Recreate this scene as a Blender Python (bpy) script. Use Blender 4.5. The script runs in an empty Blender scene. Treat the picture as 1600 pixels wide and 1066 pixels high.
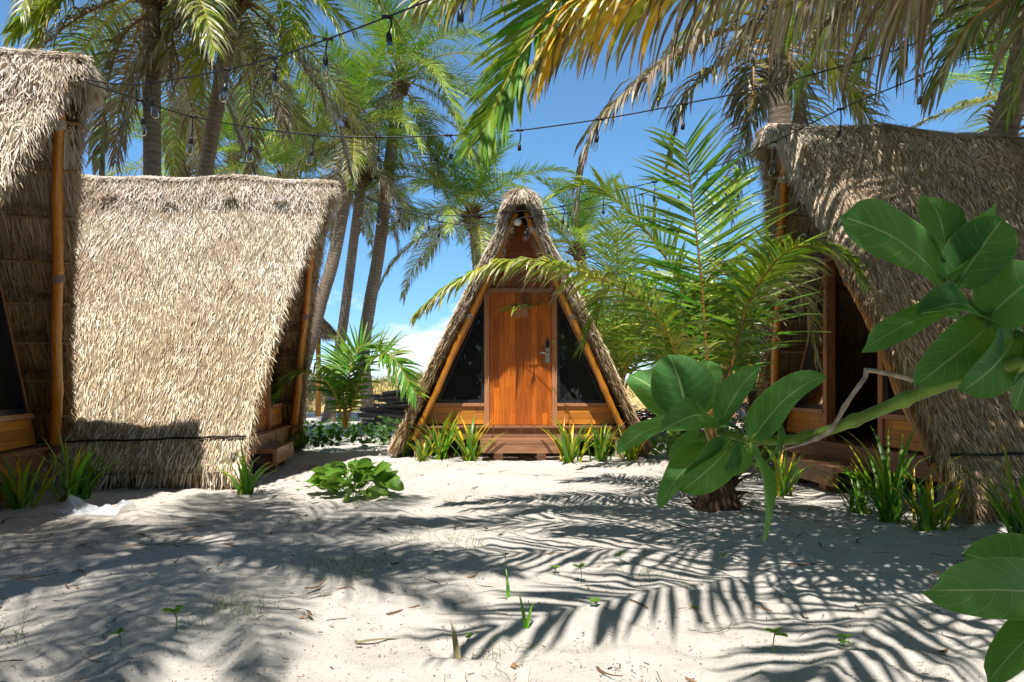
import bpy, math, random
import numpy as np
from mathutils import Vector, Matrix

scene = bpy.context.scene
COL = scene.collection
R = math.radians
F = 1067.0
SUN_DIR = Vector((0.13, 0.98, -2.10)).normalized()      # the way the light travels


def P(px, py, Y):
    return Vector(((px - 800.0) * Y / F, Y, 1.0 + (600.0 - py) * Y / F))


# ------------------------------------------------------------------ helpers
def tag(o, label, cat, group=None, kind=None):
    if label: o['label'] = label
    if cat: o['category'] = cat
    if group: o['group'] = group
    if kind: o['kind'] = kind
    return o


def empty(name, loc, rz=0.0):
    o = bpy.data.objects.new(name, None)
    o.empty_display_size = 0.2
    COL.objects.link(o)
    o.location = loc
    o.rotation_euler = (0, 0, rz)
    return o


class MB:
    def __init__(self):
        self.v = []; self.f = []; self.m = []; self.c = []; self.col = (0, 0, 0, 1)

    def add(self, vs, fs, mi=0, cols=None):
        b = len(self.v)
        self.v.extend([tuple(p) for p in vs])
        self.f.extend([tuple(b + i for i in q) for q in fs])
        self.m.extend([mi] * len(fs))
        self.c.extend(cols if cols is not None else [self.col] * len(vs))

    def box(self, lo, hi, mi=0, rot=None, org=None):
        x0, y0, z0 = lo; x1, y1, z1 = hi
        vs = [Vector(p) for p in ((x0, y0, z0), (x1, y0, z0), (x1, y1, z0), (x0, y1, z0),
                                  (x0, y0, z1), (x1, y0, z1), (x1, y1, z1), (x0, y1, z1))]
        if rot is not None:
            o = Vector(org) if org is not None else Vector((0, 0, 0))
            vs = [o + rot @ (p - o) for p in vs]
        self.add(vs, [(0, 3, 2, 1), (4, 5, 6, 7), (0, 1, 5, 4), (1, 2, 6, 5), (2, 3, 7, 6), (3, 0, 4, 7)], mi)

    def prism(self, poly, y0, y1, mi=0):
        """polygon in x,z extruded along y"""
        n = len(poly)
        vs = [(x, y0, z) for x, z in poly] + [(x, y1, z) for x, z in poly]
        fs = [tuple(range(n)), tuple(reversed(range(n, 2 * n)))]
        for i in range(n):
            j = (i + 1) % n
            fs.append((i, i + n, j + n, j))
        self.add(vs, fs, mi)

    def tube(self, pts, rad, sides=8, mi=0, caps=True, cols=None):
        pts = [Vector(p) for p in pts]
        n = len(pts)
        if not hasattr(rad, '__len__'): rad = [rad] * n
        t0 = (pts[1] - pts[0]).normalized()
        a = t0.orthogonal().normalized()
        vs = []; cc = []
        for i, p in enumerate(pts):
            t = (pts[min(i + 1, n - 1)] - pts[max(i - 1, 0)])
            if t.length < 1e-9: t = t0
            t = t.normalized()
            a = (a - t * a.dot(t))
            a = a.normalized() if a.length > 1e-6 else t.orthogonal().normalized()
            b = t.cross(a)
            for k in range(sides):
                th = 2 * math.pi * k / sides
                vs.append(p + (a * math.cos(th) + b * math.sin(th)) * rad[i])
                cc.append(cols[i] if cols is not None else self.col)
        fs = []
        for i in range(n - 1):
            for k in range(sides):
                k2 = (k + 1) % sides
                fs.append((i * sides + k, i * sides + k2, (i + 1) * sides + k2, (i + 1) * sides + k))
        if caps:
            fs.append(tuple(reversed(range(sides))))
            fs.append(tuple(range((n - 1) * sides, n * sides)))
        self.add(vs, fs, mi, cc)

    def lathe(self, prof, org=(0, 0, 0), sides=12, mi=0):
        ox, oy, oz = org
        vs = []
        for r, z in prof:
            for k in range(sides):
                th = 2 * math.pi * k / sides
                vs.append((ox + r * math.cos(th), oy + r * math.sin(th), oz + z))
        fs = []
        for i in range(len(prof) - 1):
            for k in range(sides):
                k2 = (k + 1) % sides
                fs.append((i * sides + k, i * sides + k2, (i + 1) * sides + k2, (i + 1) * sides + k))
        self.add(vs, fs, mi)

    def mesh(self, name, mats, smooth=False):
        me = bpy.data.meshes.new(name)
        me.from_pydata(self.v, [], self.f)
        for m in (mats if isinstance(mats, (list, tuple)) else [mats]):
            me.materials.append(m)
        if any(self.m):
            me.polygons.foreach_set('material_index', self.m)
        if len(self.c) == len(self.v):
            at = me.color_attributes.new('tint', 'FLOAT_COLOR', 'POINT')
            at.data.foreach_set('color', [x for c in self.c for x in c])
        if smooth:
            me.polygons.foreach_set('use_smooth', [True] * len(me.polygons))
        me.update()
        return me

    def build(self, name, mats, parent=None, smooth=False, bevel=0.0):
        me = self.mesh(name, mats, smooth)
        return link(name, me, parent, bevel)


def link(name, me, parent=None, bevel=0.0):
    o = bpy.data.objects.new(name, me)
    COL.objects.link(o)
    if parent is not None: o.parent = parent
    if bevel:
        md = o.modifiers.new('bevel', 'BEVEL'); md.width = bevel; md.segments = 2; md.limit_method = 'ANGLE'
    return o


def np_mesh(name, V, Fq, mats, cols=None, smooth=False, parent=None):
    """V (n,3), Fq (m,4) or (m,3) arrays"""
    me = bpy.data.meshes.new(name)
    V = np.asarray(V, dtype=np.float32); Fq = np.asarray(Fq, dtype=np.int32)
    k = Fq.shape[1]
    me.vertices.add(len(V)); me.vertices.foreach_set('co', V.ravel())
    me.loops.add(Fq.size); me.loops.foreach_set('vertex_index', Fq.ravel())
    me.polygons.add(len(Fq))
    me.polygons.foreach_set('loop_start', np.arange(0, Fq.size, k, dtype=np.int32))
    for m in (mats if isinstance(mats, (list, tuple)) else [mats]):
        me.materials.append(m)
    if cols is not None:
        at = me.color_attributes.new('tint', 'FLOAT_COLOR', 'POINT')
        at.data.foreach_set('color', np.asarray(cols, dtype=np.float32).ravel())
    if smooth:
        me.polygons.foreach_set('use_smooth', np.ones(len(Fq), dtype=bool))
    me.update(calc_edges=True)
    me.validate()
    if parent is False: return me
    return link(name, me, parent)


def catmull(pts, n):
    pts = [Vector(p) for p in pts]
    if len(pts) == 2:
        return [pts[0].lerp(pts[1], i / (n - 1)) for i in range(n)]
    ext = [pts[0] * 2 - pts[1]] + pts + [pts[-1] * 2 - pts[-2]]
    dense = []
    for i in range(len(pts) - 1):
        p0, p1, p2, p3 = ext[i:i + 4]
        for k in range(16):
            t = k / 16
            dense.append(0.5 * ((2 * p1) + (p2 - p0) * t + (2 * p0 - 5 * p1 + 4 * p2 - p3) * t * t + (3 * p1 - p0 - 3 * p2 + p3) * t ** 3))
    dense.append(pts[-1])
    cum = [0.0]
    for a, b in zip(dense, dense[1:]): cum.append(cum[-1] + (b - a).length)
    out = []; j = 0
    for i in range(n):
        s = cum[-1] * i / (n - 1)
        while j < len(cum) - 2 and cum[j + 1] < s: j += 1
        d = cum[j + 1] - cum[j]
        out.append(dense[j].lerp(dense[j + 1], (s - cum[j]) / d if d > 1e-9 else 0))
    return out


# ------------------------------------------------------------------ noise
def _hash(ix, iy, seed):
    h = (ix.astype(np.int64) * 374761393 + iy.astype(np.int64) * 668265263 + seed * 1442695041) & 0xFFFFFFFF
    h = ((h ^ (h >> 13)) * 1274126177) & 0xFFFFFFFF
    return ((h ^ (h >> 16)) & 0xFFFF) / 65535.0


def vnoise(x, y, seed=0):
    x = np.asarray(x, dtype=float); y = np.asarray(y, dtype=float)
    ix = np.floor(x); iy = np.floor(y)
    fx = x - ix; fy = y - iy
    fx = fx * fx * fx * (fx * (fx * 6 - 15) + 10); fy = fy * fy * fy * (fy * (fy * 6 - 15) + 10)
    a = _hash(ix, iy, seed); b = _hash(ix + 1, iy, seed); c = _hash(ix, iy + 1, seed); d = _hash(ix + 1, iy + 1, seed)
    return (a + (b - a) * fx) * (1 - fy) + (c + (d - c) * fx) * fy - 0.5


_rp = random.Random(5)
PRINTS = []
for _ in range(620):
    y = 1.6 + 9.0 * _rp.random() ** 1.3; x = _rp.uniform(-0.85, 0.85) * y
    PRINTS.append((x, y, _rp.uniform(0, math.pi), _rp.uniform(0.07, 0.17), _rp.uniform(0.006, 0.022)))


def ground_h(x, y, prints=False):
    x = np.asarray(x, dtype=float); y = np.asarray(y, dtype=float)
    h = 0.07 * vnoise(x / 1.9, y / 1.9, 1) + 0.022 * vnoise(x / 0.62 + 7, y / 0.62, 2) + 0.012 * vnoise(x / 0.27, y / 0.27, 3)
    if prints:
        h = h + 0.010 * vnoise(x / 0.13, y / 0.13, 4) + 0.010 * vnoise(x / 0.06, y / 0.06, 6)
        for (px, py, a, s, dpt) in PRINTS:
            sel = (np.abs(x - px) < 3 * s) & (np.abs(y - py) < 3 * s)
            if not sel.any(): continue
            dx = x[sel] - px; dy = y[sel] - py
            u = (dx * math.cos(a) + dy * math.sin(a)) / s; v = (-dx * math.sin(a) + dy * math.cos(a)) / (s * 0.55)
            r2 = u * u + v * v
            h[sel] += dpt * (-np.exp(-r2 * 1.2) + 0.45 * np.exp(-(np.sqrt(r2) - 1.55) ** 2 * 5))
    return h


def gz(x, y):
    return float(ground_h(np.array([x]), np.array([y]))[0])


# ------------------------------------------------------------------ materials
def new_mat(name):
    m = bpy.data.materials.new(name); m.use_nodes = True
    nt = m.node_tree
    for n in list(nt.nodes): nt.nodes.remove(n)
    out = nt.nodes.new('ShaderNodeOutputMaterial')
    return m, nt, out


def N(nt, typ, **kw):
    n = nt.nodes.new(typ)
    for k, v in kw.items():
        if k.startswith('i_'):
            n.inputs[k[2:].replace('_', ' ')].default_value = v
        else:
            setattr(n, k, v)
    return n


def L(nt, a, b): nt.links.new(a, b)


def ramp(nt, stops, fac=None, interp='LINEAR'):
    r = nt.nodes.new('ShaderNodeValToRGB'); r.color_ramp.interpolation = interp
    el = r.color_ramp.elements
    while len(el) < len(stops): el.new(0.5)
    for e, (p, c) in zip(el, stops):
        e.position = p; e.color = (c[0], c[1], c[2], 1)
    if fac is not None: L(nt, fac, r.inputs[0])
    return r


def noise(nt, scale, detail=4, rough=0.6, vec=None, stretch=None, coord='Object'):
    n = nt.nodes.new('ShaderNodeTexNoise')
    n.inputs['Scale'].default_value = scale; n.inputs['Detail'].default_value = detail
    n.inputs['Roughness'].default_value = rough
    if vec is None:
        tc = nt.nodes.new('ShaderNodeTexCoord'); vec = tc.outputs[coord]
    if stretch is not None:
        mp = nt.nodes.new('ShaderNodeMapping'); mp.inputs['Scale'].default_value = stretch
        L(nt, vec, mp.inputs['Vector']); vec = mp.outputs[0]
    L(nt, vec, n.inputs['Vector'])
    return n


def mixc(nt, fac, a, b, mode='MIX'):
    m = nt.nodes.new('ShaderNodeMix'); m.data_type = 'RGBA'; m.blend_type = mode
    for sock, val in ((m.inputs[0], fac), (m.inputs[6], a), (m.inputs[7], b)):
        if isinstance(val, bpy.types.NodeSocket): L(nt, val, sock)
        elif isinstance(val, (int, float)): sock.default_value = val
        else: sock.default_value = (*val[:3], 1)
    return m.outputs[2]


def math_n(nt, op, a, b=None):
    m = nt.nodes.new('ShaderNodeMath'); m.operation = op
    for s, v in zip(m.inputs, (a, b)):
        if v is None: continue
        if isinstance(v, bpy.types.NodeSocket): L(nt, v, s)
        else: s.default_value = v
    return m.outputs[0]


def bump(nt, h, strength=0.3, dist=0.01):
    b = nt.nodes.new('ShaderNodeBump'); b.inputs['Strength'].default_value = strength; b.inputs['Distance'].default_value = dist
    L(nt, h, b.inputs['Height'])
    return b.outputs[0]


def princ(nt, out, color, rough=0.7, normal=None, spec=0.3, metal=0.0):
    p = nt.nodes.new('ShaderNodeBsdfPrincipled')
    if isinstance(color, bpy.types.NodeSocket): L(nt, color, p.inputs['Base Color'])
    else: p.inputs['Base Color'].default_value = (*color, 1)
    if isinstance(rough, bpy.types.NodeSocket): L(nt, rough, p.inputs['Roughness'])
    else: p.inputs['Roughness'].default_value = rough
    p.inputs['Specular IOR Level'].default_value = spec
    p.inputs['Metallic'].default_value = metal
    if normal is not None: L(nt, normal, p.inputs['Normal'])
    L(nt, p.outputs[0], out.inputs[0])
    return p


def mat_sand():
    m, nt, out = new_mat('sand')
    n1 = noise(nt, 0.9, 5, 0.6); n2 = noise(nt, 55, 4, 0.7); n3 = noise(nt, 420, 2, 0.5); n4 = noise(nt, 9, 5, 0.65)
    c = ramp(nt, [(0.3, (0.56, 0.515, 0.455)), (0.7, (0.68, 0.64, 0.58))], n1.outputs[0]).outputs[0]
    sp = ramp(nt, [(0.28, (0.55, 0.5, 0.45)), (0.42, (1, 1, 1))], n2.outputs[0]).outputs[0]
    c = mixc(nt, 0.55, c, sp, 'MULTIPLY')
    sp2 = ramp(nt, [(0.25, (0.5, 0.45, 0.4)), (0.45, (1, 1, 1))], n4.outputs[0]).outputs[0]
    c = mixc(nt, 0.30, c, sp2, 'MULTIPLY')
    n5 = noise(nt, 190, 3, 0.6)
    c = mixc(nt, 0.8, c, ramp(nt, [(0.30, (0.42, 0.36, 0.30)), (0.40, (1, 1, 1))], n5.outputs[0]).outputs[0], 'MULTIPLY')
    h = math_n(nt, 'ADD', n2.outputs[0], math_n(nt, 'MULTIPLY', n3.outputs[0], 0.5))
    princ(nt, out, c, 0.95, bump(nt, h, 0.75, 0.016), 0.1)
    return m


def mat_straw(name, stops, rough=0.85, trans=0.0):
    """single strands: colour differs from strand to strand"""
    m, nt, out = new_mat(name)
    g = nt.nodes.new('ShaderNodeNewGeometry')
    c = ramp(nt, stops, g.outputs['Random Per Island']).outputs[0]
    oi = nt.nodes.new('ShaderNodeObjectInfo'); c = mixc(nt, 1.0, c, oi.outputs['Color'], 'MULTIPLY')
    tc = nt.nodes.new('ShaderNodeTexCoord'); sp = nt.nodes.new('ShaderNodeSeparateXYZ'); L(nt, tc.outputs['Object'], sp.inputs[0])
    nb = noise(nt, 2.6, 5, 0.7)
    bl = ramp(nt, [(0.50, (0, 0, 0)), (0.86, (0.55, 0.55, 0.55))], math_n(nt, 'ADD', math_n(nt, 'MULTIPLY', sp.outputs[2], 0.2), math_n(nt, 'MULTIPLY', nb.outputs[0], 0.45))).outputs[0]
    c = mixc(nt, bl, c, (0.72, 0.70, 0.66))
    n = noise(nt, 1.5, 6, 0.65)
    c = mixc(nt, 0.85, c, ramp(nt, [(0.3, (0.58, 0.44, 0.30)), (0.5, (1.06, 1.01, 0.92)), (0.72, (1.14, 1.14, 1.14))], n.outputs[0]).outputs[0], 'MULTIPLY')
    p = princ(nt, out, c, rough, None, 0.25)
    return m


def mat_thatch_base(name, dark, light, sx=9.0):
    m, nt, out = new_mat(name)
    n = noise(nt, sx, 6, 0.7, stretch=(1.2, 9, 1.2)); n2 = noise(nt, 2.0, 4, 0.6)
    c = ramp(nt, [(0.3, dark), (0.7, light)], n.outputs[0]).outputs[0]
    c = mixc(nt, 0.4, c, ramp(nt, [(0.3, (0.5, 0.45, 0.4)), (0.7, (1, 1, 1))], n2.outputs[0]).outputs[0], 'MULTIPLY')
    princ(nt, out, c, 0.9, bump(nt, n.outputs[0], 0.9, 0.03), 0.1)
    return m


def mat_wood(name, a, b, cc, rough=0.32, grain_axis=2, boards=None):
    """varnished wood; boards = strip widths (u size, v size) for stave pattern in x,z"""
    m, nt, out = new_mat(name)
    tc = nt.nodes.new('ShaderNodeTexCoord')
    st = [26, 26, 26]; st[grain_axis] = 1.6
    n = noise(nt, 2.2, 8, 0.7, vec=tc.outputs['Object'], stretch=tuple(st))
    c = ramp(nt, [(0.25, a), (0.5, b), (0.8, cc)], n.outputs[0]).outputs[0]
    nrm = bump(nt, n.outputs[0], 0.12, 0.004)
    if boards:
        mp = nt.nodes.new('ShaderNodeMapping')
        if grain_axis == 2: mp.inputs['Rotation'].default_value = (R(90), 0, R(0))
        sep = nt.nodes.new('ShaderNodeSeparateXYZ'); L(nt, tc.outputs['Object'], sep.inputs[0])
        cmb = nt.nodes.new('ShaderNodeCombineXYZ')
        if grain_axis == 2:
            L(nt, sep.outputs[2], cmb.inputs[0]); L(nt, sep.outputs[0], cmb.inputs[1])
        else:
            L(nt, sep.outputs[0], cmb.inputs[0]); L(nt, sep.outputs[2], cmb.inputs[1])
        br = nt.nodes.new('ShaderNodeTexBrick')
        br.inputs['Scale'].default_value = 1.0
        br.inputs['Brick Width'].default_value = boards[0]; br.inputs['Row Height'].default_value = boards[1]
        br.inputs['Mortar Size'].default_value = boards[2]; br.offset = 0.37; br.offset_frequency = 2
        br.inputs['Color1'].default_value = (0, 0, 0, 1); br.inputs['Color2'].default_value = (1, 1, 1, 1)
        br.inputs['Mortar'].default_value = (0.0, 0.0, 0.0, 1)
        L(nt, cmb.outputs[0], br.inputs['Vector'])
        tint = ramp(nt, [(0.0, (0.70, 0.62, 0.56)), (0.5, (1.0, 0.96, 0.92)), (0.85, (1.3, 1.22, 1.02)), (1.0, (1.5, 1.5, 1.1))], br.outputs['Color']).outputs[0]
        c = mixc(nt, 0.85, c, tint, 'MULTIPLY')
        c = mixc(nt, br.outputs['Fac'], c, (0.03, 0.012, 0.005))
    p = princ(nt, out, c, rough, nrm, 0.45)
    p.inputs['Coat Weight'].default_value = 0.25; p.inputs['Coat Roughness'].default_value = 0.18
    return m


def mat_plain(name, col, rough=0.6, metal=0.0, nscale=12, var=0.25, spec=0.4, bumps=0.1):
    m, nt, out = new_mat(name)
    n = noise(nt, nscale, 5, 0.65)
    d = tuple(x * (1 - var) for x in col); b = tuple(min(1, x * (1 + var)) for x in col)
    c = ramp(nt, [(0.3, d), (0.7, b)], n.outputs[0]).outputs[0]
    princ(nt, out, c, rough, bump(nt, n.outputs[0], bumps, 0.01), spec, metal)
    return m


def mat_palm(name='palm_leaf'):
    """tint: r = dryness, g = yellowness, b = place along the leaflet"""
    m, nt, out = new_mat(name)
    at = nt.nodes.new('ShaderNodeAttribute'); at.attribute_name = 'tint'
    sep = nt.nodes.new('ShaderNodeSeparateColor'); L(nt, at.outputs['Color'], sep.inputs[0])
    g = nt.nodes.new('ShaderNodeNewGeometry')
    rnd = g.outputs['Random Per Island']
    oi = nt.nodes.new('ShaderNodeObjectInfo')
    green = ramp(nt, [(0.0, (0.030, 0.155, 0.014)), (0.5, (0.062, 0.270, 0.018)), (1.0, (0.12, 0.38, 0.022))], rnd).outputs[0]
    yel = ramp(nt, [(0.0, (0.34, 0.44, 0.012)), (1.0, (0.66, 0.52, 0.012))], rnd).outputs[0]
    dry = ramp(nt, [(0.0, (0.13, 0.085, 0.05)), (0.35, (0.22, 0.155, 0.095)), (0.7, (0.34, 0.27, 0.18)), (1.0, (0.50, 0.44, 0.35))], rnd).outputs[0]
    c = mixc(nt, sep.outputs[1], green, yel)
    gold = nt.nodes.new('ShaderNodeMapRange'); L(nt, sep.outputs[1], gold.inputs[0]); gold.inputs[1].default_value = 0.9; gold.inputs[2].default_value = 1.0
    c = mixc(nt, gold.outputs[0], c, (0.80, 0.47, 0.012))
    c = mixc(nt, sep.outputs[0], c, dry)
    p = nt.nodes.new('ShaderNodeBsdfPrincipled'); L(nt, c, p.inputs['Base Color'])
    p.inputs['Roughness'].default_value = 0.38; p.inputs['Specular IOR Level'].default_value = 0.45
    tr = nt.nodes.new('ShaderNodeBsdfTranslucent')
    c2 = mixc(nt, 0.45, c, (0.26, 0.40, 0.012), 'MIX')
    c3 = mixc(nt, sep.outputs[0], c2, c)
    L(nt, c3, tr.inputs[0])
    mx = nt.nodes.new('ShaderNodeMixShader'); mx.inputs[0].default_value = 0.26
    L(nt, p.outputs[0], mx.inputs[1]); L(nt, tr.outputs[0], mx.inputs[2]); L(nt, mx.outputs[0], out.inputs[0])
    return m


def mat_broadleaf(name, up, under, vein, wax=0.35, trans=(0.18, 0.40, 0.05)):
    """tint: r = across the blade (0..1, midrib 0.5), g = along the blade, b = random"""
    m, nt, out = new_mat(name)
    at = nt.nodes.new('ShaderNodeAttribute'); at.attribute_name = 'tint'
    sep = nt.nodes.new('ShaderNodeSeparateColor'); L(nt, at.outputs['Color'], sep.inputs[0])
    geo = nt.nodes.new('ShaderNodeNewGeometry')
    ax = math_n(nt, 'ABSOLUTE', math_n(nt, 'SUBTRACT', sep.outputs[0], 0.5))       # 0 at midrib .. 0.5 edge
    mid = ramp(nt, [(0.012, (1, 1, 1)), (0.022, (0, 0, 0))], ax).outputs[0]
    # side veins: repeated along g, sweeping to the tip
    ph = math_n(nt, 'SUBTRACT', math_n(nt, 'MULTIPLY', sep.outputs[1], 7.5), math_n(nt, 'MULTIPLY', math_n(nt, 'POWER', ax, 1.25), 4.2))
    fr = math_n(nt, 'FRACT', ph)
    side = ramp(nt, [(0.012, (1, 1, 1)), (0.05, (0, 0, 0))], math_n(nt, 'ABSOLUTE', math_n(nt, 'SUBTRACT', fr, 0.5))).outputs[0]
    v = math_n(nt, 'MAXIMUM', mid, math_n(nt, 'MULTIPLY', side, 0.42))
    n = noise(nt, 60, 4, 0.6); n2 = noise(nt, 9, 3, 0.6)
    base = mixc(nt, geo.outputs['Backfacing'], up, under)
    base = mixc(nt, 0.5, base, ramp(nt, [(0.3, (0.7, 0.72, 0.7)), (0.7, (1.2, 1.15, 1.1))], n2.outputs[0]).outputs[0], 'MULTIPLY')
    sp = noise(nt, 26, 3, 0.5)
    base = mixc(nt, ramp(nt, [(0.66, (0, 0, 0)), (0.72, (0.6, 0.6, 0.6))], sp.outputs[0]).outputs[0], base, (0.20, 0.17, 0.06))
    base = mixc(nt, ramp(nt, [(0.465, (0, 0, 0)), (0.5, (0.5, 0.5, 0.5))], ax).outputs[0], base, (0.30, 0.30, 0.10))
    c = mixc(nt, v, base, vein)
    h = math_n(nt, 'ADD', math_n(nt, 'MULTIPLY', v, 1.0), math_n(nt, 'MULTIPLY', n.outputs[0], 0.15))
    nb = bump(nt, h, 0.35, 0.003)
    p = nt.nodes.new('ShaderNodeBsdfPrincipled'); L(nt, c, p.inputs['Base Color'])
    p.inputs['Roughness'].default_value = wax; p.inputs['Specular IOR Level'].default_value = 0.32
    L(nt, nb, p.inputs['Normal'])
    tr = nt.nodes.new('ShaderNodeBsdfTranslucent')
    L(nt, mixc(nt, v, trans, (0.35, 0.5, 0.12)), tr.inputs[0]); L(nt, nb, tr.inputs[1])
    mx = nt.nodes.new('ShaderNodeMixShader'); mx.inputs[0].default_value = 0.28
    L(nt, p.outputs[0], mx.inputs[1]); L(nt, tr.outputs[0], mx.inputs[2]); L(nt, mx.outputs[0], out.inputs[0])
    return m


def mat_trunk():
    m, nt, out = new_mat('palm_trunk')
    n = noise(nt, 7, 6, 0.7, stretch=(1, 1, 4)); n2 = noise(nt, 1.2, 4, 0.6)
    c = ramp(nt, [(0.25, (0.16, 0.12, 0.085)), (0.5, (0.30, 0.24, 0.18)), (0.8, (0.46, 0.40, 0.33))], n.outputs[0]).outputs[0]
    c = mixc(nt, 0.5, c, ramp(nt, [(0.3, (0.55, 0.5, 0.45)), (0.7, (1.1, 1.05, 1))], n2.outputs[0]).outputs[0], 'MULTIPLY')
    at = nt.nodes.new('ShaderNodeAttribute'); at.attribute_name = 'tint'
    c = mixc(nt, at.outputs['Fac'], c, (0.10, 0.07, 0.045))
    princ(nt, out, c, 0.9, bump(nt, n.outputs[0], 0.6, 0.02), 0.15)
    return m


def mat_glass_pane():
    m, nt, out = new_mat('window_glass')
    gl = nt.nodes.new('ShaderNodeBsdfGlossy'); gl.inputs['Roughness'].default_value = 0.015; gl.inputs[0].default_value = (0.9, 0.93, 0.95, 1)
    df = nt.nodes.new('ShaderNodeBsdfPrincipled'); df.inputs['Base Color'].default_value = (0.010, 0.011, 0.012, 1); df.inputs['Roughness'].default_value = 0.3; df.inputs['Specular IOR Level'].default_value = 0.1
    fr = nt.nodes.new('ShaderNodeFresnel'); fr.inputs[0].default_value = 1.42
    mx = nt.nodes.new('ShaderNodeMixShader')
    L(nt, fr.outputs[0], mx.inputs[0]); L(nt, df.outputs[0], mx.inputs[1]); L(nt, gl.outputs[0], mx.inputs[2]); L(nt, mx.outputs[0], out.inputs[0])
    return m


def mat_bulb():
    m, nt, out = new_mat('bulb_glass')
    gl = nt.nodes.new('ShaderNodeBsdfGlossy'); gl.inputs['Roughness'].default_value = 0.02
    tp = nt.nodes.new('ShaderNodeBsdfTransparent'); tp.inputs[0].default_value = (0.90, 0.91, 0.92, 1)
    lw = nt.nodes.new('ShaderNodeLayerWeight'); lw.inputs[0].default_value = 0.18
    mx = nt.nodes.new('ShaderNodeMixShader')
    L(nt, lw.outputs['Fresnel'], mx.inputs[0]); L(nt, tp.outputs[0], mx.inputs[1]); L(nt, gl.outputs[0], mx.inputs[2]); L(nt, mx.outputs[0], out.inputs[0])
    return m


def mat_plastic_bag():
    m, nt, out = new_mat('clear_plastic')
    p = nt.nodes.new('ShaderNodeBsdfPrincipled'); p.inputs['Base Color'].default_value = (0.72, 0.74, 0.78, 1); p.inputs['Roughness'].default_value = 0.15
    tp = nt.nodes.new('ShaderNodeBsdfTransparent')
    mx = nt.nodes.new('ShaderNodeMixShader'); mx.inputs[0].default_value = 0.5
    L(nt, tp.outputs[0], mx.inputs[1]); L(nt, p.outputs[0], mx.inputs[2]); L(nt, mx.outputs[0], out.inputs[0])
    return m


M = {}
M['sand'] = mat_sand()
STRAW = [(0.0, (0.22, 0.15, 0.08)), (0.12, (0.46, 0.35, 0.21)), (0.42, (0.68, 0.56, 0.39)), (0.75, (0.80, 0.72, 0.57)), (1.0, (0.87, 0.84, 0.77))]
M['straw'] = mat_straw('straw', STRAW)
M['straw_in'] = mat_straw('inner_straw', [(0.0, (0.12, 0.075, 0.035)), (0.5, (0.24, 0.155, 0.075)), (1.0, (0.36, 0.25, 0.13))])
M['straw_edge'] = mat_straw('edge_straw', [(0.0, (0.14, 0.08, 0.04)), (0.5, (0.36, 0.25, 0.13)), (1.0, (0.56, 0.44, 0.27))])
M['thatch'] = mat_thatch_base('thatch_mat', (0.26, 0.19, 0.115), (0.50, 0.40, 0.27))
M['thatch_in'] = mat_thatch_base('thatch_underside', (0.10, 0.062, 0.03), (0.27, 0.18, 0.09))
M['door'] = mat_wood('door_wood', (0.24, 0.050, 0.006), (0.46, 0.120, 0.012), (0.66, 0.22, 0.022), 0.25, 2, (0.95, 0.075, 0.0008))
M['boards'] = mat_wood('board_wood', (0.30, 0.10, 0.015), (0.52, 0.20, 0.03), (0.66, 0.30, 0.055), 0.35, 0, (0.62, 0.085, 0.002))
M['panel'] = mat_wood('gable_wood', (0.20, 0.055, 0.012), (0.32, 0.095, 0.018), (0.42, 0.14, 0.026), 0.4, 0, (0.8, 0.11, 0.003))
M['frame'] = mat_wood('frame_wood', (0.26, 0.10, 0.04), (0.42, 0.19, 0.085), (0.54, 0.29, 0.14), 0.45, 2)
M['beam'] = mat_wood('beam_wood', (0.15, 0.062, 0.03), (0.28, 0.13, 0.062), (0.42, 0.23, 0.12), 0.6, 0)
M['bamboo'] = mat_wood('varnished_pole', (0.34, 0.11, 0.010), (0.50, 0.19, 0.016), (0.62, 0.29, 0.04), 0.28, 2)
M['black'] = mat_plain('black_plastic', (0.012, 0.012, 0.013), 0.4, var=0.3)
M['alu'] = mat_plain('black_window_frame', (0.02, 0.02, 0.022), 0.35, var=0.1)
M['steel'] = mat_plain('brushed_steel', (0.55, 0.55, 0.55), 0.28, 1.0, 60, 0.15)
M['brass'] = mat_plain('brass', (0.7, 0.5, 0.12), 0.3, 1.0, 60, 0.1)
M['white'] = mat_plain('white_plastic', (0.75, 0.75, 0.73), 0.4, var=0.05)
M['pale_wood'] = mat_plain('pale_pole_end', (0.42, 0.35, 0.26), 0.8, var=0.3, nscale=40)
M['batten'] = mat_plain('batten_wood', (0.22, 0.13, 0.06), 0.7, var=0.4, nscale=20)
M['cord'] = mat_plain('dark_cord', (0.02, 0.017, 0.014), 0.8, var=0.3)
M['block'] = mat_plain('footing_block', (0.33, 0.27, 0.21), 0.9, var=0.3, nscale=18, bumps=0.4)
M['glass'] = mat_glass_pane()
M['bulb'] = mat_bulb()
M['bag'] = mat_plastic_bag()
M['leaf'] = mat_palm()
M['trunk'] = mat_trunk()
M['fibre'] = mat_plain('palm_fibre', (0.11, 0.065, 0.035), 0.95, var=0.6, nscale=25, bumps=0.8)
M['rachis'] = mat_plain('frond_stalk', (0.36, 0.28, 0.035), 0.4, var=0.3, nscale=9)
M['rachis_brown'] = mat_plain('brown_stalk', (0.30, 0.15, 0.035), 0.45, var=0.35, nscale=9)
M['milkweed'] = mat_broadleaf('milkweed_leaf', (0.050, 0.175, 0.036), (0.10, 0.24, 0.085), (0.32, 0.46, 0.16), 0.66, (0.25, 0.52, 0.05))
M['stem'] = mat_plain('green_stem', (0.17, 0.27, 0.035), 0.45, var=0.35, nscale=30, bumps=0.3)
M['twig'] = mat_plain('dead_twig', (0.36, 0.30, 0.23), 0.9, var=0.5, nscale=40, bumps=0.6)
M['grape'] = mat_broadleaf('sea_grape_leaf', (0.10, 0.22, 0.022), (0.13, 0.24, 0.04), (0.28, 0.36, 0.10), 0.35, (0.30, 0.55, 0.05))
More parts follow.
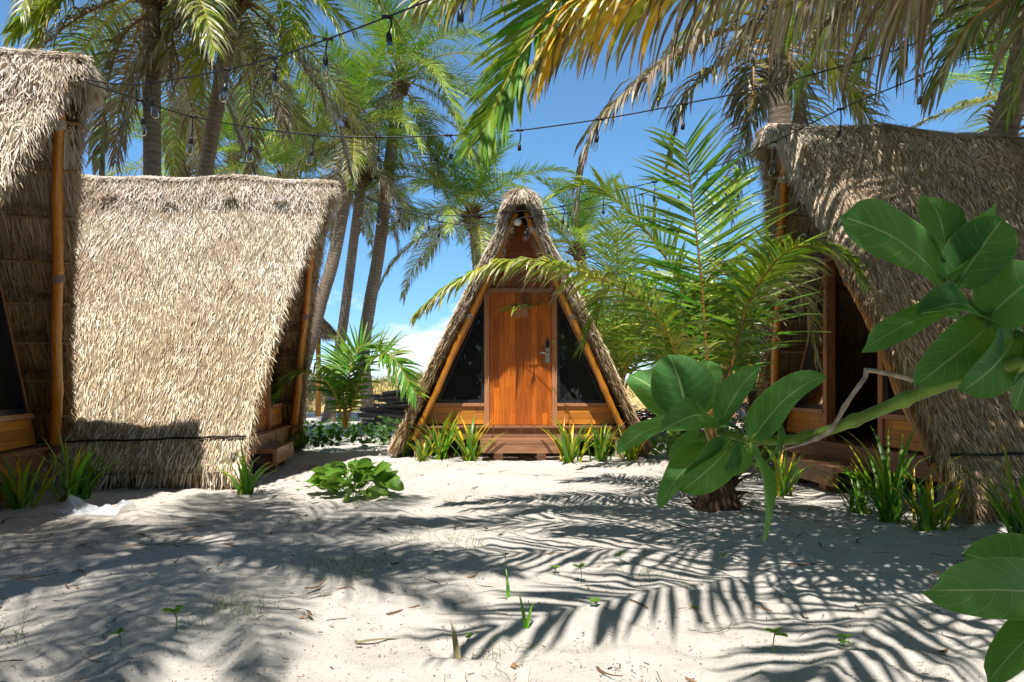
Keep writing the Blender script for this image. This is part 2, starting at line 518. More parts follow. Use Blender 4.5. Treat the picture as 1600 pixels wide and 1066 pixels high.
M['shrub'] = mat_broadleaf('shrub_leaf', (0.030, 0.085, 0.014), (0.05, 0.12, 0.03), (0.10, 0.2, 0.06), 0.4, (0.12, 0.3, 0.03))
M['litter'] = mat_straw('litter', [(0, (0.07, 0.04, 0.025)), (0.5, (0.17, 0.10, 0.055)), (1, (0.34, 0.22, 0.12))])
M['driftwood'] = mat_straw('driftwood', [(0, (0.055, 0.045, 0.04)), (0.5, (0.11, 0.09, 0.075)), (0.85, (0.22, 0.19, 0.165)), (1, (0.42, 0.38, 0.33))])
M['dune'] = mat_plain('dune_straw', (0.42, 0.31, 0.13), 0.95, var=0.5, nscale=6, bumps=0.8)
M['rust'] = mat_plain('brown_fence', (0.30, 0.14, 0.06), 0.85, var=0.4, nscale=8, bumps=0.4)
M['gravel'] = mat_plain('pale_rubble', (0.42, 0.42, 0.44), 0.9, var=0.5, nscale=7, bumps=0.8)

# ------------------------------------------------------------------ world, sun, camera
def build_world():
    w = bpy.data.worlds.new('World'); scene.world = w; w.use_nodes = True
    nt = w.node_tree
    for n in list(nt.nodes): nt.nodes.remove(n)
    out = nt.nodes.new('ShaderNodeOutputWorld'); bg = nt.nodes.new('ShaderNodeBackground')
    sky = nt.nodes.new('ShaderNodeTexSky'); sky.sky_type = 'NISHITA'; sky.sun_disc = False
    sky.sun_elevation = math.asin(-SUN_DIR.z)
    sky.sun_rotation = math.atan2(-SUN_DIR.x, -SUN_DIR.y)
    sky.air_density = 0.9; sky.dust_density = 0.0; sky.ozone_density = 1.6; sky.altitude = 0
    hs = nt.nodes.new('ShaderNodeHueSaturation'); hs.inputs['Saturation'].default_value = 1.12; hs.inputs['Value'].default_value = 1.0
    gm = nt.nodes.new('ShaderNodeGamma'); gm.inputs[1].default_value = 0.97
    L(nt, sky.outputs[0], gm.inputs[0])
    tc = nt.nodes.new('ShaderNodeTexCoord')
    sep = nt.nodes.new('ShaderNodeSeparateXYZ'); L(nt, tc.outputs['Generated'], sep.inputs[0])
    hz = ramp(nt, [(0.0, (0.52, 0.66, 0.84)), (0.10, (0.64, 0.82, 1.0)), (0.30, (0.94, 1.10, 1.16)), (0.46, (0.98, 1.10, 1.12)), (0.62, (0.52, 0.54, 0.58)), (0.8, (0.26, 0.28, 0.33)), (1.0, (0.22, 0.24, 0.30))], sep.outputs[2]).outputs[0]
    L(nt, mixc(nt, 1.0, gm.outputs[0], hz, 'MULTIPLY'), hs.inputs['Color'])
    # clouds: noise on the view of a flat layer, only low over the horizon
    mp = nt.nodes.new('ShaderNodeMapping'); mp.inputs['Scale'].default_value = (1.0, 1.0, 2.6); mp.inputs['Location'].default_value = (0.62, 0.0, 0.3)
    L(nt, tc.outputs['Generated'], mp.inputs['Vector'])
    nz = noise(nt, 6.5, 8, 0.58, vec=mp.outputs[0]); nz.inputs['Distortion'].default_value = 0.3
    low = nt.nodes.new('ShaderNodeMapRange'); L(nt, sep.outputs[2], low.inputs[0])
    low.inputs[1].default_value = 0.17; low.inputs[2].default_value = 0.0; low.inputs[3].default_value = -0.22; low.inputs[4].default_value = 0.15
    s = math_n(nt, 'ADD', nz.outputs[0], low.outputs[0])
    cm = ramp(nt, [(0.50, (0, 0, 0)), (0.66, (1, 1, 1))], s).outputs[0]
    col = mixc(nt, cm, hs.outputs[0], (6.2, 6.7, 7.3))
    L(nt, col, bg.inputs[0]); bg.inputs[1].default_value = 0.122
    L(nt, bg.outputs[0], out.inputs[0])


build_world()
sd = bpy.data.lights.new('sun', 'SUN'); sd.energy = 5.0; sd.angle = R(0.45); sd.color = (1.0, 0.965, 0.915)
so = bpy.data.objects.new('sun', sd); COL.objects.link(so)
so.rotation_euler = SUN_DIR.to_track_quat('-Z', 'Y').to_euler(); so.location = (-3, -12, 30)

cd = bpy.data.cameras.new('camera'); cd.sensor_width = 36; cd.lens = 24.0; cd.clip_end = 12000; cd.clip_start = 0.05
cd.shift_y = 67.0 / 1600
co = bpy.data.objects.new('camera', cd); COL.objects.link(co)
co.location = (0, 0, 1.0); co.rotation_euler = (R(90), 0, 0)
scene.camera = co
scene.view_settings.view_transform = 'Standard'; scene.view_settings.look = 'None'
scene.view_settings.exposure = 0.6; scene.view_settings.gamma = 1.0
try:
    scene.cycles.max_bounces = 8; scene.cycles.transparent_max_bounces = 16
    scene.cycles.diffuse_bounces = 4; scene.cycles.use_denoising = True
except Exception: pass


# ------------------------------------------------------------------ ground, sea, far shore
def build_ground():
    def axis(inner0, inner1, step, outs):
        a = list(np.arange(inner0, inner1 + 1e-6, step))
        s = step
        hi = a[-1]
        while hi < outs:
            s *= 1.16; hi += s; a.append(hi)
        s = step; lo = a[0]
        while lo > -outs:
            s *= 1.16; lo -= s; a.insert(0, lo)
        return np.array(a)
    xs = axis(-5.5, 5.5, 0.026, 4000)
    ys = axis(1.8, 10.0, 0.026, 4000)
    ys = ys[ys < 62]
    X, Y = np.meshgrid(xs, ys)
    Z = np.zeros(X.size)
    near = (np.abs(X.ravel()) < 9) & (Y.ravel() > 0) & (Y.ravel() < 14)
    Z[:] = ground_h(X.ravel(), Y.ravel())
    Z[near] = ground_h(X.ravel()[near], Y.ravel()[near], True)
    far = np.clip((np.hypot(X.ravel(), Y.ravel()) - 16) / 20, 0, 1)
    Z *= (1 - far)
    Z -= np.clip((Y.ravel() - 44) / 16, 0, 1) * 1.6
    n, m_ = len(xs), len(ys)
    idx = np.arange(n * m_).reshape(m_, n)
    Fq = np.stack([idx[:-1, :-1].ravel(), idx[:-1, 1:].ravel(), idx[1:, 1:].ravel(), idx[1:, :-1].ravel()], 1)
    o = np_mesh('sand_ground', np.stack([X.ravel(), Y.ravel(), Z], 1), Fq, M['sand'], smooth=True)
    tag(o, 'pale sandy ground between the cabins', 'ground', kind='structure')
    m, nt, out = new_mat('sea_water')
    nz = noise(nt, 0.6, 5, 0.6, stretch=(0.3, 1, 1))
    princ(nt, out, (0.02, 0.16, 0.22), 0.25, bump(nt, nz.outputs[0], 0.4, 0.3), 0.5)
    b = MB(); b.add([(-6000, 50, -0.9), (6000, 50, -0.9), (6000, 9000, -0.9), (-6000, 9000, -0.9)], [(0, 1, 2, 3)])
    tag(b.build('sea', m), 'blue green sea beyond the beach', 'sea', kind='structure')


build_ground()


# ------------------------------------------------------------------ thatched cabin
H, XW, ZB, LEN = 3.50, 1.74, 0.16, 4.4          # thatch ridge height, half width at the eave, eave height, length


def yfront(u):                                   # front edge leans forward towards the ridge
    return -0.20 - 0.66 * u ** 1.5


def yback(u):
    return LEN + 0.05 + 0.55 * u ** 1.25


def prof(u, s, off=0.0):
    """outer thatch profile: point on side s at height u (0 eave .. 1 ridge), moved inward by off"""
    z = ZB + (H - ZB) * u
    x = XW * (1 - u)
    x += 0.07 * math.sin(math.pi * u) * (1 if u < 1 else 0)          # slightly full
    if u < 0.12: x += (0.12 - u) * 0.25                              # skirt kicks out less steeply
    if u > 0.86:                                                     # rounded ridge
        t = min(1.0, (u - 0.86) / 0.14)
        x = (XW * 0.14 + 0.07 * math.sin(math.pi * 0.86)) * math.sqrt(1 - t * t)
    nx, nz = 0.895, 0.446
    return Vector((s * (x - off * nx), 0, z - off * nz))


def roof_mats():
    return [M['thatch'], M['thatch_in'], M['straw'], M['straw_in']]


def roof_slab():
    b = MB()
    nu, ny, th = 30, 36, 0.105
    rnd = random.Random(3)
    us = [i / nu for i in range(nu + 1)]
    # cross-section loop: outer left (eave->ridge), outer right (ridge->eave), inner right, inner left
    for s in (1, -1):
        grid_o = []; grid_i = []
        for i, u in enumerate(us):
            ro = []; ri = []
            for j in range(ny + 1):
                t = j / ny
                y = yfront(u) * (1 - t) + yback(u) * t
                w = 0.02 * (rnd.random() - 0.5)
                po = prof(u, s, 0.0 + w); po.y = y
                pi = prof(u, s, th); pi.y = y
                if u > 0.985: po.x = 0
                if pi.x * s < 0.0: pi.x = 0.0
                ro.append(po); ri.append(pi)
            grid_o.append(ro); grid_i.append(ri)
        base = len(b.v)
        vs = [p for r in grid_o for p in r] + [p for r in grid_i for p in r]
        k = (nu + 1) * (ny + 1)
        fo = []; fi = []; fe = []
        for i in range(nu):
            for j in range(ny):
                a = i * (ny + 1) + j
                q = (a, a + 1, a + ny + 2, a + ny + 1)
                fo.append(q if s < 0 else tuple(reversed(q)))
                fi.append(tuple(x + k for x in (reversed(q) if s < 0 else q)))
        for i in range(nu):
            for j in (0, ny):
                a = i * (ny + 1) + j; c = a + ny + 1
                fe.append((a, c, c + k, a + k))
        for j in range(ny):
            fe.append((j, j + 1, j + 1 + k, j + k))
        n0 = len(b.v)
        b.add(vs, fo, 0); 
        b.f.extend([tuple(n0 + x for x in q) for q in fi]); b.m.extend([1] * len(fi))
        b.f.extend([tuple(n0 + x for x in q) for q in fe]); b.m.extend([0] * len(fe))
    b.c = []
    return b.mesh('thatch_slab', [M['thatch'], M['thatch_in']], True)


def straw_mesh(name, P0, D, Ln, W, Up, lift, mats, rng, droop=0.0):
    """bundle of flat strands: start points P0, unit directions D, lengths, widths, surface normals Up"""
    n = len(P0)
    side = np.cross(D, Up); side /= np.linalg.norm(side, axis=1, keepdims=True) + 1e-9
    tw = rng.uniform(-0.9, 0.9, (n, 1))
    side = side * np.cos(tw) + Up * np.sin(tw)
    side /= np.linalg.norm(side, axis=1, keepdims=True)
    W = W[:, None] * 0.5; Ln = Ln[:, None]
    mid = P0 + D * Ln * 0.5 + Up * (lift[:, None] * 0.7)
    tip = P0 + D * Ln + Up * lift[:, None] + np.array([0, 0, -1.0]) * droop * Ln
    V = np.stack([P0 - side * W, P0 + side * W, mid + side * W * 0.9, mid - side * W * 0.9, tip + side * W * 0.25, tip - side * W * 0.25], 1).reshape(-1, 3)
    b = (np.arange(n) * 6)[:, None]
    Fq = np.concatenate([b + np.array([0, 1, 2, 3]), b + np.array([3, 2, 4, 5])], 0)
    return np_mesh(name, V, Fq, mats, parent=False)


def prof_np(u, s, off):
    z = ZB + (H - ZB) * u
    x = XW * (1 - u) + 0.07 * np.sin(np.pi * u) + np.where(u < 0.12, (0.12 - u) * 0.25, 0)
    t = np.clip((u - 0.86) / 0.14, 0, 1)
    x = np.where(u > 0.86, (XW * 0.14 + 0.07 * np.sin(np.pi * 0.86)) * np.sqrt(np.clip(1 - t * t, 0, 1)), x)
    return s * (x - off * 0.895), z - off * 0.446


def roof_straw(seed):
    rng = np.random.default_rng(seed)
    Ps, Ds, Ls, Ws, Us, Li = [], [], [], [], [], []

    def put(P0, D, L_, W_, U, lf):
        Ps.append(P0); Ds.append(D / np.linalg.norm(D, axis=1, keepdims=True)); Ls.append(L_); Ws.append(W_); Us.append(U); Li.append(lf)
    yf = lambda u: -0.20 - 0.66 * u ** 1.5
    yb = lambda u: LEN + 0.05 + 0.55 * u ** 1.25
    EDGE = ([], [], [], [], [], [])
    for s in (1, -1):
        n = 90000
        u = rng.random(n) ** 0.95
        u = np.clip(np.where(u > 0.86, 0.86 + 0.14 * np.sin((u - 0.86) / 0.14 * np.pi / 2), u), 0.02, 0.998)
        t = rng.random(n); y = yf(u) * (1 - t) + yb(u) * t
        x, z = prof_np(u, s, rng.uniform(-0.015, 0.03, n))
        # slope direction
        dx, dz = np.full(n, s * 0.446), np.full(n, -0.895)
        cl = 0.10 * np.sin(y * 2.1 + u * 5) + 0.06 * np.sin(y * 7.7 + u * 13)        # combed in patches
        top = np.clip((u - 0.72) / 0.28, 0, 1)
        ang = cl + rng.normal(0, 0.17 + 0.26 * top, n)
        D = np.stack([dx * np.cos(ang), np.sin(ang), dz * np.cos(ang)], 1)
        U = np.stack([np.full(n, s * 0.895), np.zeros(n), np.full(n, 0.446)], 1)
        put(np.stack([x, y, z], 1), D, rng.uniform(0.045, 0.125, n), rng.uniform(0.004, 0.0095, n), U, rng.normal(0.004, 0.011, n))
        # eave skirt
        n = 3500
        u = rng.uniform(0.0, 0.11, n); t = rng.random(n); y = yf(u) * (1 - t) + yb(u) * t
        x, z = prof_np(u, s, rng.uniform(0.0, 0.12, n))
        ang = rng.normal(0, 0.16, n)
        D = np.stack([s * 0.28 * np.cos(ang), np.sin(ang), -0.96 * np.cos(ang)], 1)
        U = np.stack([np.full(n, s * 0.95), np.zeros(n), np.full(n, 0.3)], 1)
        put(np.stack([x, y, z], 1), D, rng.uniform(0.10, 0.24, n), rng.uniform(0.006, 0.014, n), U, rng.normal(0.01, 0.02, n))
        # shaggy front and back edges
        for yy, sg, n in ((yf, -1, 9000), (yb, 1, 2500)):
            u = rng.uniform(0.0, 0.995, n)
            off = rng.uniform(-0.012, 0.11, n)
            x, z = prof_np(u, s, off)
            y = yy(u) + sg * rng.uniform(-0.10, 0.012, n)
            out = np.clip(rng.normal(0.16, 0.2, n), -0.2, 0.8)
            dn = rng.normal(0.15, 0.2, n)
            D = np.stack([s * (0.446 - dn * 0.4), sg * out, np.full(n, -0.9)], 1)
            U = np.stack([s * rng.uniform(0.2, 0.9, n), sg * rng.uniform(0.3, 1, n), np.full(n, 0.4)], 1)
            U /= np.linalg.norm(U, axis=1, keepdims=True)
            vals = (np.stack([x, y, z], 1), D, rng.uniform(0.06, 0.17, n), rng.uniform(0.004, 0.010, n), U, rng.normal(0.004, 0.02, n))
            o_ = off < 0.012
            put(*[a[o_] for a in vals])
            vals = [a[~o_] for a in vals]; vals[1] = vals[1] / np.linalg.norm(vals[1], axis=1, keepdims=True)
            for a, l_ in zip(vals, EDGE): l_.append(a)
    # ridge cap: strands laid across the ridge and hanging to both sides
    n = 14000
    t = rng.random(n); y = yf(1.0) * (1 - t) + yb(1.0) * t
    y += rng.normal(0, 0.03, n)
    s = rng.choice([-1.0, 1.0], n)
    x = s * rng.uniform(0, 0.12, n); z = H - 0.012 + rng.uniform(-0.012, 0.016, n) - x * x * 2.6
    ang = rng.normal(0, 0.5, n)
    D = np.stack([s * 0.9 * np.cos(ang), np.sin(ang), -0.42 * np.cos(ang)], 1)
    U = np.stack([s * 0.5, np.zeros(n), np.full(n, 0.86)], 1)
    put(np.stack([x, y, z], 1), D, rng.uniform(0.07, 0.18, n), rng.uniform(0.004, 0.010, n), U, rng.normal(-0.004, 0.014, n))
    # hooded front tip
    n = 2600
    a = rng.uniform(-1.2, 1.2, n)
    x = np.sin(a) * 0.18; z = H - 0.04 - (1 - np.cos(a)) * 0.2 + rng.uniform(-0.05, 0.03, n)
    y = yf(1.0) + rng.uniform(-0.02, 0.08, n)
    D = np.stack([np.sin(a) * 0.7 + rng.normal(0, 0.15, n), -0.25 + rng.normal(0, 0.2, n), np.full(n, -0.75)], 1)
    U = np.stack([np.sin(a) * 0.6, np.full(n, -0.5), np.full(n, 0.7)], 1); U /= np.linalg.norm(U, axis=1, keepdims=True)
    put(np.stack([x, y, z], 1), D, rng.uniform(0.06, 0.16, n), rng.uniform(0.004, 0.010, n), U, rng.normal(0.0, 0.02, n))
    cat = np.concatenate
    return (straw_mesh('thatch_straw', cat(Ps), cat(Ds), cat(Ls), cat(Ws), cat(Us), cat(Li), [M['straw']], rng),
            straw_mesh('edge_straw', *[cat(a) for a in EDGE], [M['straw_edge']], rng))


def inner_straw(seed):
    """straw seen from below: strands between the battens and a ragged fringe over each batten"""
    rng = np.random.default_rng(seed)
    Ps, Ds, Ls, Ws, Us, Li = [], [], [], [], [], []
    for s in (1, -1):
        n = 9000
        u = rng.uniform(0.03, 0.97, n)
        yf = -0.20 - 0.66 * u ** 1.5
        y = np.where(rng.random(n) < 0.7, yf + 0.02 + rng.random(n) * 1.1, yf + rng.random(n) * LEN)
        x, z = prof_np(u, s, rng.uniform(0.106, 0.118, n))
        ang = rng.normal(0, 0.1, n)
        D = np.stack([s * 0.446 * np.cos(ang), np.sin(ang), -0.895 * np.cos(ang)], 1)
        U = np.stack([np.full(n, -s * 0.895), np.zeros(n), np.full(n, -0.446)], 1)
        Ps.append(np.stack([x, y, z], 1)); Ds.append(D); Ls.append(rng.uniform(0.15, 0.35, n)); Ws.append(rng.uniform(0.006, 0.013, n)); Us.append(U); Li.append(rng.normal(0.004, 0.006, n))
        for k in range(9):
            n = 700
            uk = 0.08 + k * 0.1
            yfk = -0.06 - 0.62 * uk ** 1.25
            y = yfk + rng.random(n) ** 1.5 * (LEN * 0.5)
            x, z = prof_np(np.full(n, uk + 0.02) + rng.normal(0, 0.006, n), s, rng.uniform(0.105, 0.125, n))
            D = np.stack([-s * 0.6 * np.ones(n) + rng.normal(0, 0.35, n), rng.normal(0, 0.35, n), -0.1 + rng.normal(0, 0.5, n)], 1)
            D /= np.linalg.norm(D, axis=1, keepdims=True)
            U = np.tile(np.array([[-s * 0.4, 0.2, 0.9]]), (n, 1)); U /= np.linalg.norm(U, axis=1, keepdims=True)
            Ps.append(np.stack([x, y, z], 1)); Ds.append(D); Ls.append(rng.uniform(0.03, 0.10, n)); Ws.append(rng.uniform(0.005, 0.011, n)); Us.append(U); Li.append(np.zeros(n))
    cat = np.concatenate
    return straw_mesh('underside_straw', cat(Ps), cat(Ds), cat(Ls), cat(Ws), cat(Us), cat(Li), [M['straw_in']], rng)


def tri_x(z, z0=0.42, half=1.40, top=3.30):      # half width of the front wall at height z
    return half * (top - z) / (top - z0)


def warp(me):
    n = len(me.vertices); a = np.empty(n * 3, dtype=np.float32); me.vertices.foreach_get('co', a); a = a.reshape(-1, 3); y = a[:, 1]
    a[:, 2] *= 1 - 0.014 * np.sin(np.pi * np.clip((y + 0.9) / 6.2, 0, 1)) + 0.007 * np.sin(2.6 * y + 1) + 0.004 * np.sin(6.1 * y)
    me.vertices.foreach_set('co', a.ravel()); me.update()
    return me


def make_cabin_meshes():
    me = {}
    me['slab'] = roof_slab(); me['straw'], me['edge'] = roof_straw(1); me['under'] = inner_straw(2)
    # net over the upper thatch
    b = MB()
    for s in (1, -1):
        for k in range(-12, 26):
            for sg in (1, -1):
                pts = []
                for i in range(14):
                    u = 0.52 + 0.46 * i / 13
                    y = k * 0.26 + sg * (u - 0.5) * 1.9
                    if yfront(u) + 0.02 < y < yback(u) - 0.02:
                        p = prof(u, s, -0.026); p.y = y; pts.append(p)
                if len(pts) > 2: b.tube(pts, 0.0017, 3, caps=False)
    me['net'] = b.mesh('thatch_net', [M['cord']])
    # cord round the skirt
    b = MB()
    rnd = random.Random(4)
    for s in (1, -1):
        pts = []
        for i in range(60):
            y = yfront(0.09) + 0.0 + (yback(0.09) - yfront(0.09)) * i / 59
            p = prof(0.095 + rnd.uniform(-0.002, 0.002), s, -0.03); p.y = y; p.z -= 0.03 * math.sin(i / 59 * math.pi); pts.append(p)
        b.tube(pts, 0.011, 5)
    me['cord'] = b.mesh('skirt_cord', [M['cord']])
    for k_ in ('slab', 'straw', 'edge', 'under', 'net', 'cord'): warp(me[k_])
    # bamboo front poles
    for s, nm in ((1, 'pole_r'), (-1, 'pole_l')):
        b = MB()
        pts = []
        for i in range(14):
            z = 0.24 + 2.98 * i / 13; u = (z - ZB) / (H - ZB)
            pts.append(Vector((s * (0.06 + 1.40 * (3.22 - z) / 2.98) + 0.008 * math.sin(i * 1.1 + 2 * s), -0.13 - 0.52 * i / 13 + 0.008 * math.sin(i * 1.3 + s), z)))
        q = catmull(pts, 53); kn = random.Random(31 + s)
        rad = [(0.045 - 0.008 * i / 52) * (1 + (0.16 if i % 9 == kn.randrange(2) + 3 else 0) + kn.uniform(-0.025, 0.025)) for i in range(53)]
        b.tube(q, rad, 12)
        me[nm] = b.mesh('front_pole', [M['bamboo']], True)
    me['lash'] = []
    for s in (1, -1):
        for hgt in (0.42, 1.9, 3.02):
            i = (hgt - 0.24) / 2.98 * 13
            b = MB(); c = Vector((s * (0.06 + 1.40 * (3.22 - hgt) / 2.98), -0.13 - 0.52 * i / 13, hgt))
            ax = Vector((-s * 1.40, -0.52, 2.98)).normalized(); e1 = ax.orthogonal().normalized(); e2 = ax.cross(e1); q = []
            for k in range(60):
                th = k / 59 * 2 * math.pi * 5
                q.append(c + ax * (0.07 * (k / 59 - 0.5) + 0.004 * math.sin(k)) + (e1 * math.cos(th) + e2 * math.sin(th)) * 0.051)
            b.tube(q, 0.0075, 5); me['lash'].append(b.mesh('lashing', [M['litter']], True))
    # battens (one mesh for each)
    me['battens'] = []
    for s in (1, -1):
        for k in range(9):
            u = 0.08 + 0.1 * k
            p0 = prof(u, s, 0.13); p1 = p0.copy(); p0.y = yfront(u) - 0.03; p1.y = yback(u)
            b = MB(); b.tube([p0, p0.lerp(p1, 0.3) + Vector((0, 0, 0.008)), p1], 0.014, 6)
            me['battens'].append(warp(b.mesh('batten', [M['batten']], True)))
    # pole ends standing out of the thatch along the front edge
    me['ends'] = []
    for s in (1, -1):
        for u in (0.46, 0.66, 0.86):
            p = prof(u, s, 0.07); p.y = yfront(u)
            b = MB(); b.tube([p + Vector((0, 0.3, 0)), p + Vector((0, -0.05, 0))], 0.019, 9)
            me['ends'].append(b.mesh('pole_end', [M['pale_wood']]))
    # knots under the ridge
    me['knots'] = []
    rng = np.random.default_rng(9)
    for s in (1, -1):
        for k in range(8):
            y = -0.25 + k * 0.62 + rng.uniform(-0.1, 0.1)
            n = 46
            u = 0.90 + rng.uniform(-0.012, 0.012)
            c = prof(u, s, -0.035)
            P0 = np.stack([c.x + rng.normal(0, 0.012, n), y + rng.uniform(-0.075, 0.075, n), c.z + rng.normal(0, 0.014, n)], 1)
            D = rng.normal(0, 1, (n, 3)) * np.array([0.4, 0.8, 0.5]) + np.array([s * 0.3, 0, -0.5]); D /= np.linalg.norm(D, axis=1, keepdims=True)
            U = np.tile(np.array([[s * 0.8, 0.1, 0.6]]), (n, 1)); U /= np.linalg.norm(U, axis=1, keepdims=True)
            me['knots'].append(straw_mesh('ridge_knot', P0, D, rng.uniform(0.03, 0.075, n), rng.uniform(0.008, 0.016, n), U, rng.normal(0.01, 0.01, n), [M['litter']], rng)); warp(me['knots'][-1])
    # gable boards above the door head
    zt = 2.33
    b = MB(); b.prism([(-tri_x(zt), zt), (tri_x(zt), zt), (0.0, 3.34)], 0.04, 0.09)
    me['gable'] = b.mesh('gable_panel', [M['panel']])
    b = MB(); b.box((-tri_x(zt) + 0.0, 0.0, zt - 0.06), (tri_x(zt), 0.038, zt))
    me['head'] = b.mesh('door_head', [M['frame']])
    # back wall and interior partition
    b = MB(); b.prism([(-tri_x(0.42), 0.42), (tri_x(0.42), 0.42), (0.0, 3.30)], LEN - 0.3, LEN - 0.24)
    me['back'] = b.mesh('back_wall', [M['panel']])
    b = MB(); b.box((-1.24, 0.06, 0.30), (1.24, LEN - 0.25, 0.415))
    me['floor'] = b.mesh('cabin_floor', [M['beam']])
    # door
    b = MB(); b.box((-0.435, 0.02, 0.43), (0.435, 0.06, 2.265))
    me['door'] = b.mesh('door', [M['door']])
    for s, nm in ((-1, 'jamb_l'), (1, 'jamb_r')):
        b = MB(); xa = s * 0.438; xb = s * 0.505
        b.box((min(xa, xb), -0.02, 0.42), (max(xa, xb), 0.075, 2.27)); me[nm] = b.mesh('door_frame', [M['frame']])
    b = MB()
    b.box((0.345, -0.012, 1.29), (0.405, 0.018, 1.60)); me['lockplate'] = b.mesh('lock_plate', [M['steel']])
    b = MB(); b.box((0.350, -0.026, 1.50), (0.400, -0.0125, 1.60)); me['reader'] = b.mesh('card_reader', [M['black']])
    b = MB()
    b.tube([(0.375, -0.0125, 1.43), (0.375, -0.06, 1.43)], 0.014, 10)
    b.tube([(0.385, -0.055, 1.43), (0.26, -0.06, 1.433)], [0.013, 0.010], 10); me['lever'] = b.mesh('handle', [M['steel']], True)
    b = MB(); b.box((0.445, -0.032, 1.53), (0.478, -0.0205, 1.62)); me['hinge'] = b.mesh('brass_plate', [M['brass']])
    b = MB(); b.box((-0.10, -0.001, 1.93), (0.10, 0.019, 2.06)); me['plaque'] = b.mesh('wooden_plaque', [M['frame']])
    # windows
    zs, zh = 0.735, 2.27
    for s, nm in ((-1, 'l'), (1, 'r')):
        xi = 0.507
        o = [(s * xi, zs), (s * (tri_x(zs) - 0.05), zs), (s * (tri_x(zh) - 0.02 if tri_x(zh) - 0.02 > xi else xi + 0.005), zh if tri_x(zh) > xi else zh)]
        # triangle: inner bottom, outer bottom, top where the slope meets the jamb
        zt2 = 3.30 - (xi + 0.05) / 1.40 * (3.30 - 0.42)
        tri = [(s * xi, zs), (s * (tri_x(zs) - 0.05), zs), (s * xi, zt2)]
        c = (sum(p[0] for p in tri) / 3, sum(p[1] for p in tri) / 3)
        def inset(t, d):
            q = []
            n = len(t)
            for i in range(n):
                a = Vector(t[i - 1]); p = Vector(t[i]); e = Vector(t[(i + 1) % n])
                d1 = (p - a).normalized(); d2 = (e - p).normalized()
                n1 = Vector((-d1.y, d1.x)); n2 = Vector((-d2.y, d2.x))
                if n1.dot(Vector(c) - p) < 0: n1 = -n1
                if n2.dot(Vector(c) - p) < 0: n2 = -n2
                k = (n1 + n2); k = k / max(0.25, 1 + n1.dot(n2))
                q.append(tuple(p + k * d))
            return q
        inn = inset(tri, 0.045)
        b = MB()
        y0, y1 = 0.0, 0.06
        vs = [(x, y0, z) for x, z in tri] + [(x, y0, z) for x, z in inn] + [(x, y1, z) for x, z in tri] + [(x, y1, z) for x, z in inn]
        fs = []
        for i in range(3):
            j = (i + 1) % 3
            fs += [(i, j, j + 3, i + 3), (i + 6, i + 9, j + 9, j + 6), (i + 3, j + 3, j + 9, i + 9), (i, i + 6, j + 6, j)]
        b.add(vs, fs)
        me['winframe_' + nm] = b.mesh('window_frame', [M['alu']])
        b = MB(); b.prism(inn, 0.028, 0.036); me['pane_' + nm] = b.mesh('pane', [M['glass']])
        # sill board and wall below
        b = MB(); xa, xb = s * 0.507, s * (tri_x(zs) - 0.01)
        b.box((min(xa, xb), -0.03, zs - 0.045), (max(xa, xb), 0.085, zs - 0.001)); me['sill_' + nm] = b.mesh('window_sill', [M['frame']])
        b = MB()
        poly = [(s * 0.507, 0.44), (s * (tri_x(0.44) - 0.02), 0.44), (s * (tri_x(0.688) - 0.02), 0.688), (s * 0.507, 0.688)]
        b.prism(poly, 0.0, 0.06); me['low_' + nm] = b.mesh('wall_board', [M['boards']])
        # inner slanting frame board along the gable
        b = MB()
        p0 = Vector((s * (tri_x(0.44) + 0.005), 0.02, 0.44)); p1 = Vector((s * (tri_x(3.0) + 0.005), 0.02, 3.0))
        d = (p1 - p0).normalized(); w = Vector((d.z, 0, -d.x)) * 0.032
        b.add([p0 - w, p0 + w, p1 + w, p1 - w, p0 - w + Vector((0, .07, 0)), p0 + w + Vector((0, .07, 0)), p1 + w + Vector((0, .07, 0)), p1 - w + Vector((0, .07, 0))],
              [(0, 1, 2, 3), (7, 6, 5, 4), (0, 4, 5, 1), (1, 5, 6, 2), (2, 6, 7, 3), (3, 7, 4, 0)])
        me['slant_' + nm] = b.mesh('gable_trim', [M['frame']])
    # deck and beam
    b = MB()
    for i in range(16):
        xa = -1.52 + i * 0.19; b.box((xa + 0.003, -0.13, 0.395), (xa + 0.187, 0.058, 0.422))
    me['deck'] = b.mesh('deck_boards', [M['beam']])
    b = MB(); b.box((-1.47, -0.09, 0.235), (1.47, -0.03, 0.392)); me['beam'] = b.mesh('deck_beam', [M['beam']])
    # step
    b = MB(); b.box((-0.54, -0.50, 0.21), (0.54, -0.125, 0.262)); b.box((-0.535, -0.495, 0.085), (0.535, -0.45, 0.2085)); me['step'] = b.mesh('step', [M['beam']])
    me['steplegs'] = []
    for x in (-0.30, 0.27):
        b = MB(); b.box((x - 0.06, -0.445, -0.12), (x + 0.06, -0.33, 0.2085)); me['steplegs'].append(b.mesh('step_post', [M['beam']]))
    me['posts'] = []
    for x in (-1.38, 1.38):
        b = MB(); b.box((x - 0.085, -0.11, -0.15), (x + 0.085, 0.06, 0.07)); b.box((x - 0.07, -0.085, 0.071), (x + 0.07, 0.05, 0.234)); me['posts'].append(b.mesh('footing', [M['block']]))
    b = MB(); b.lathe([(0.0, -0.045), (0.03, -0.04), (0.05, -0.01), (0.05, 0.02), (0.03, 0.045), (0.0, 0.05)], (0, 0, 0), 14)
    me['lamp'] = b.mesh('spotlight', [M['white']], True)
    return me


CAB = make_cabin_meshes()


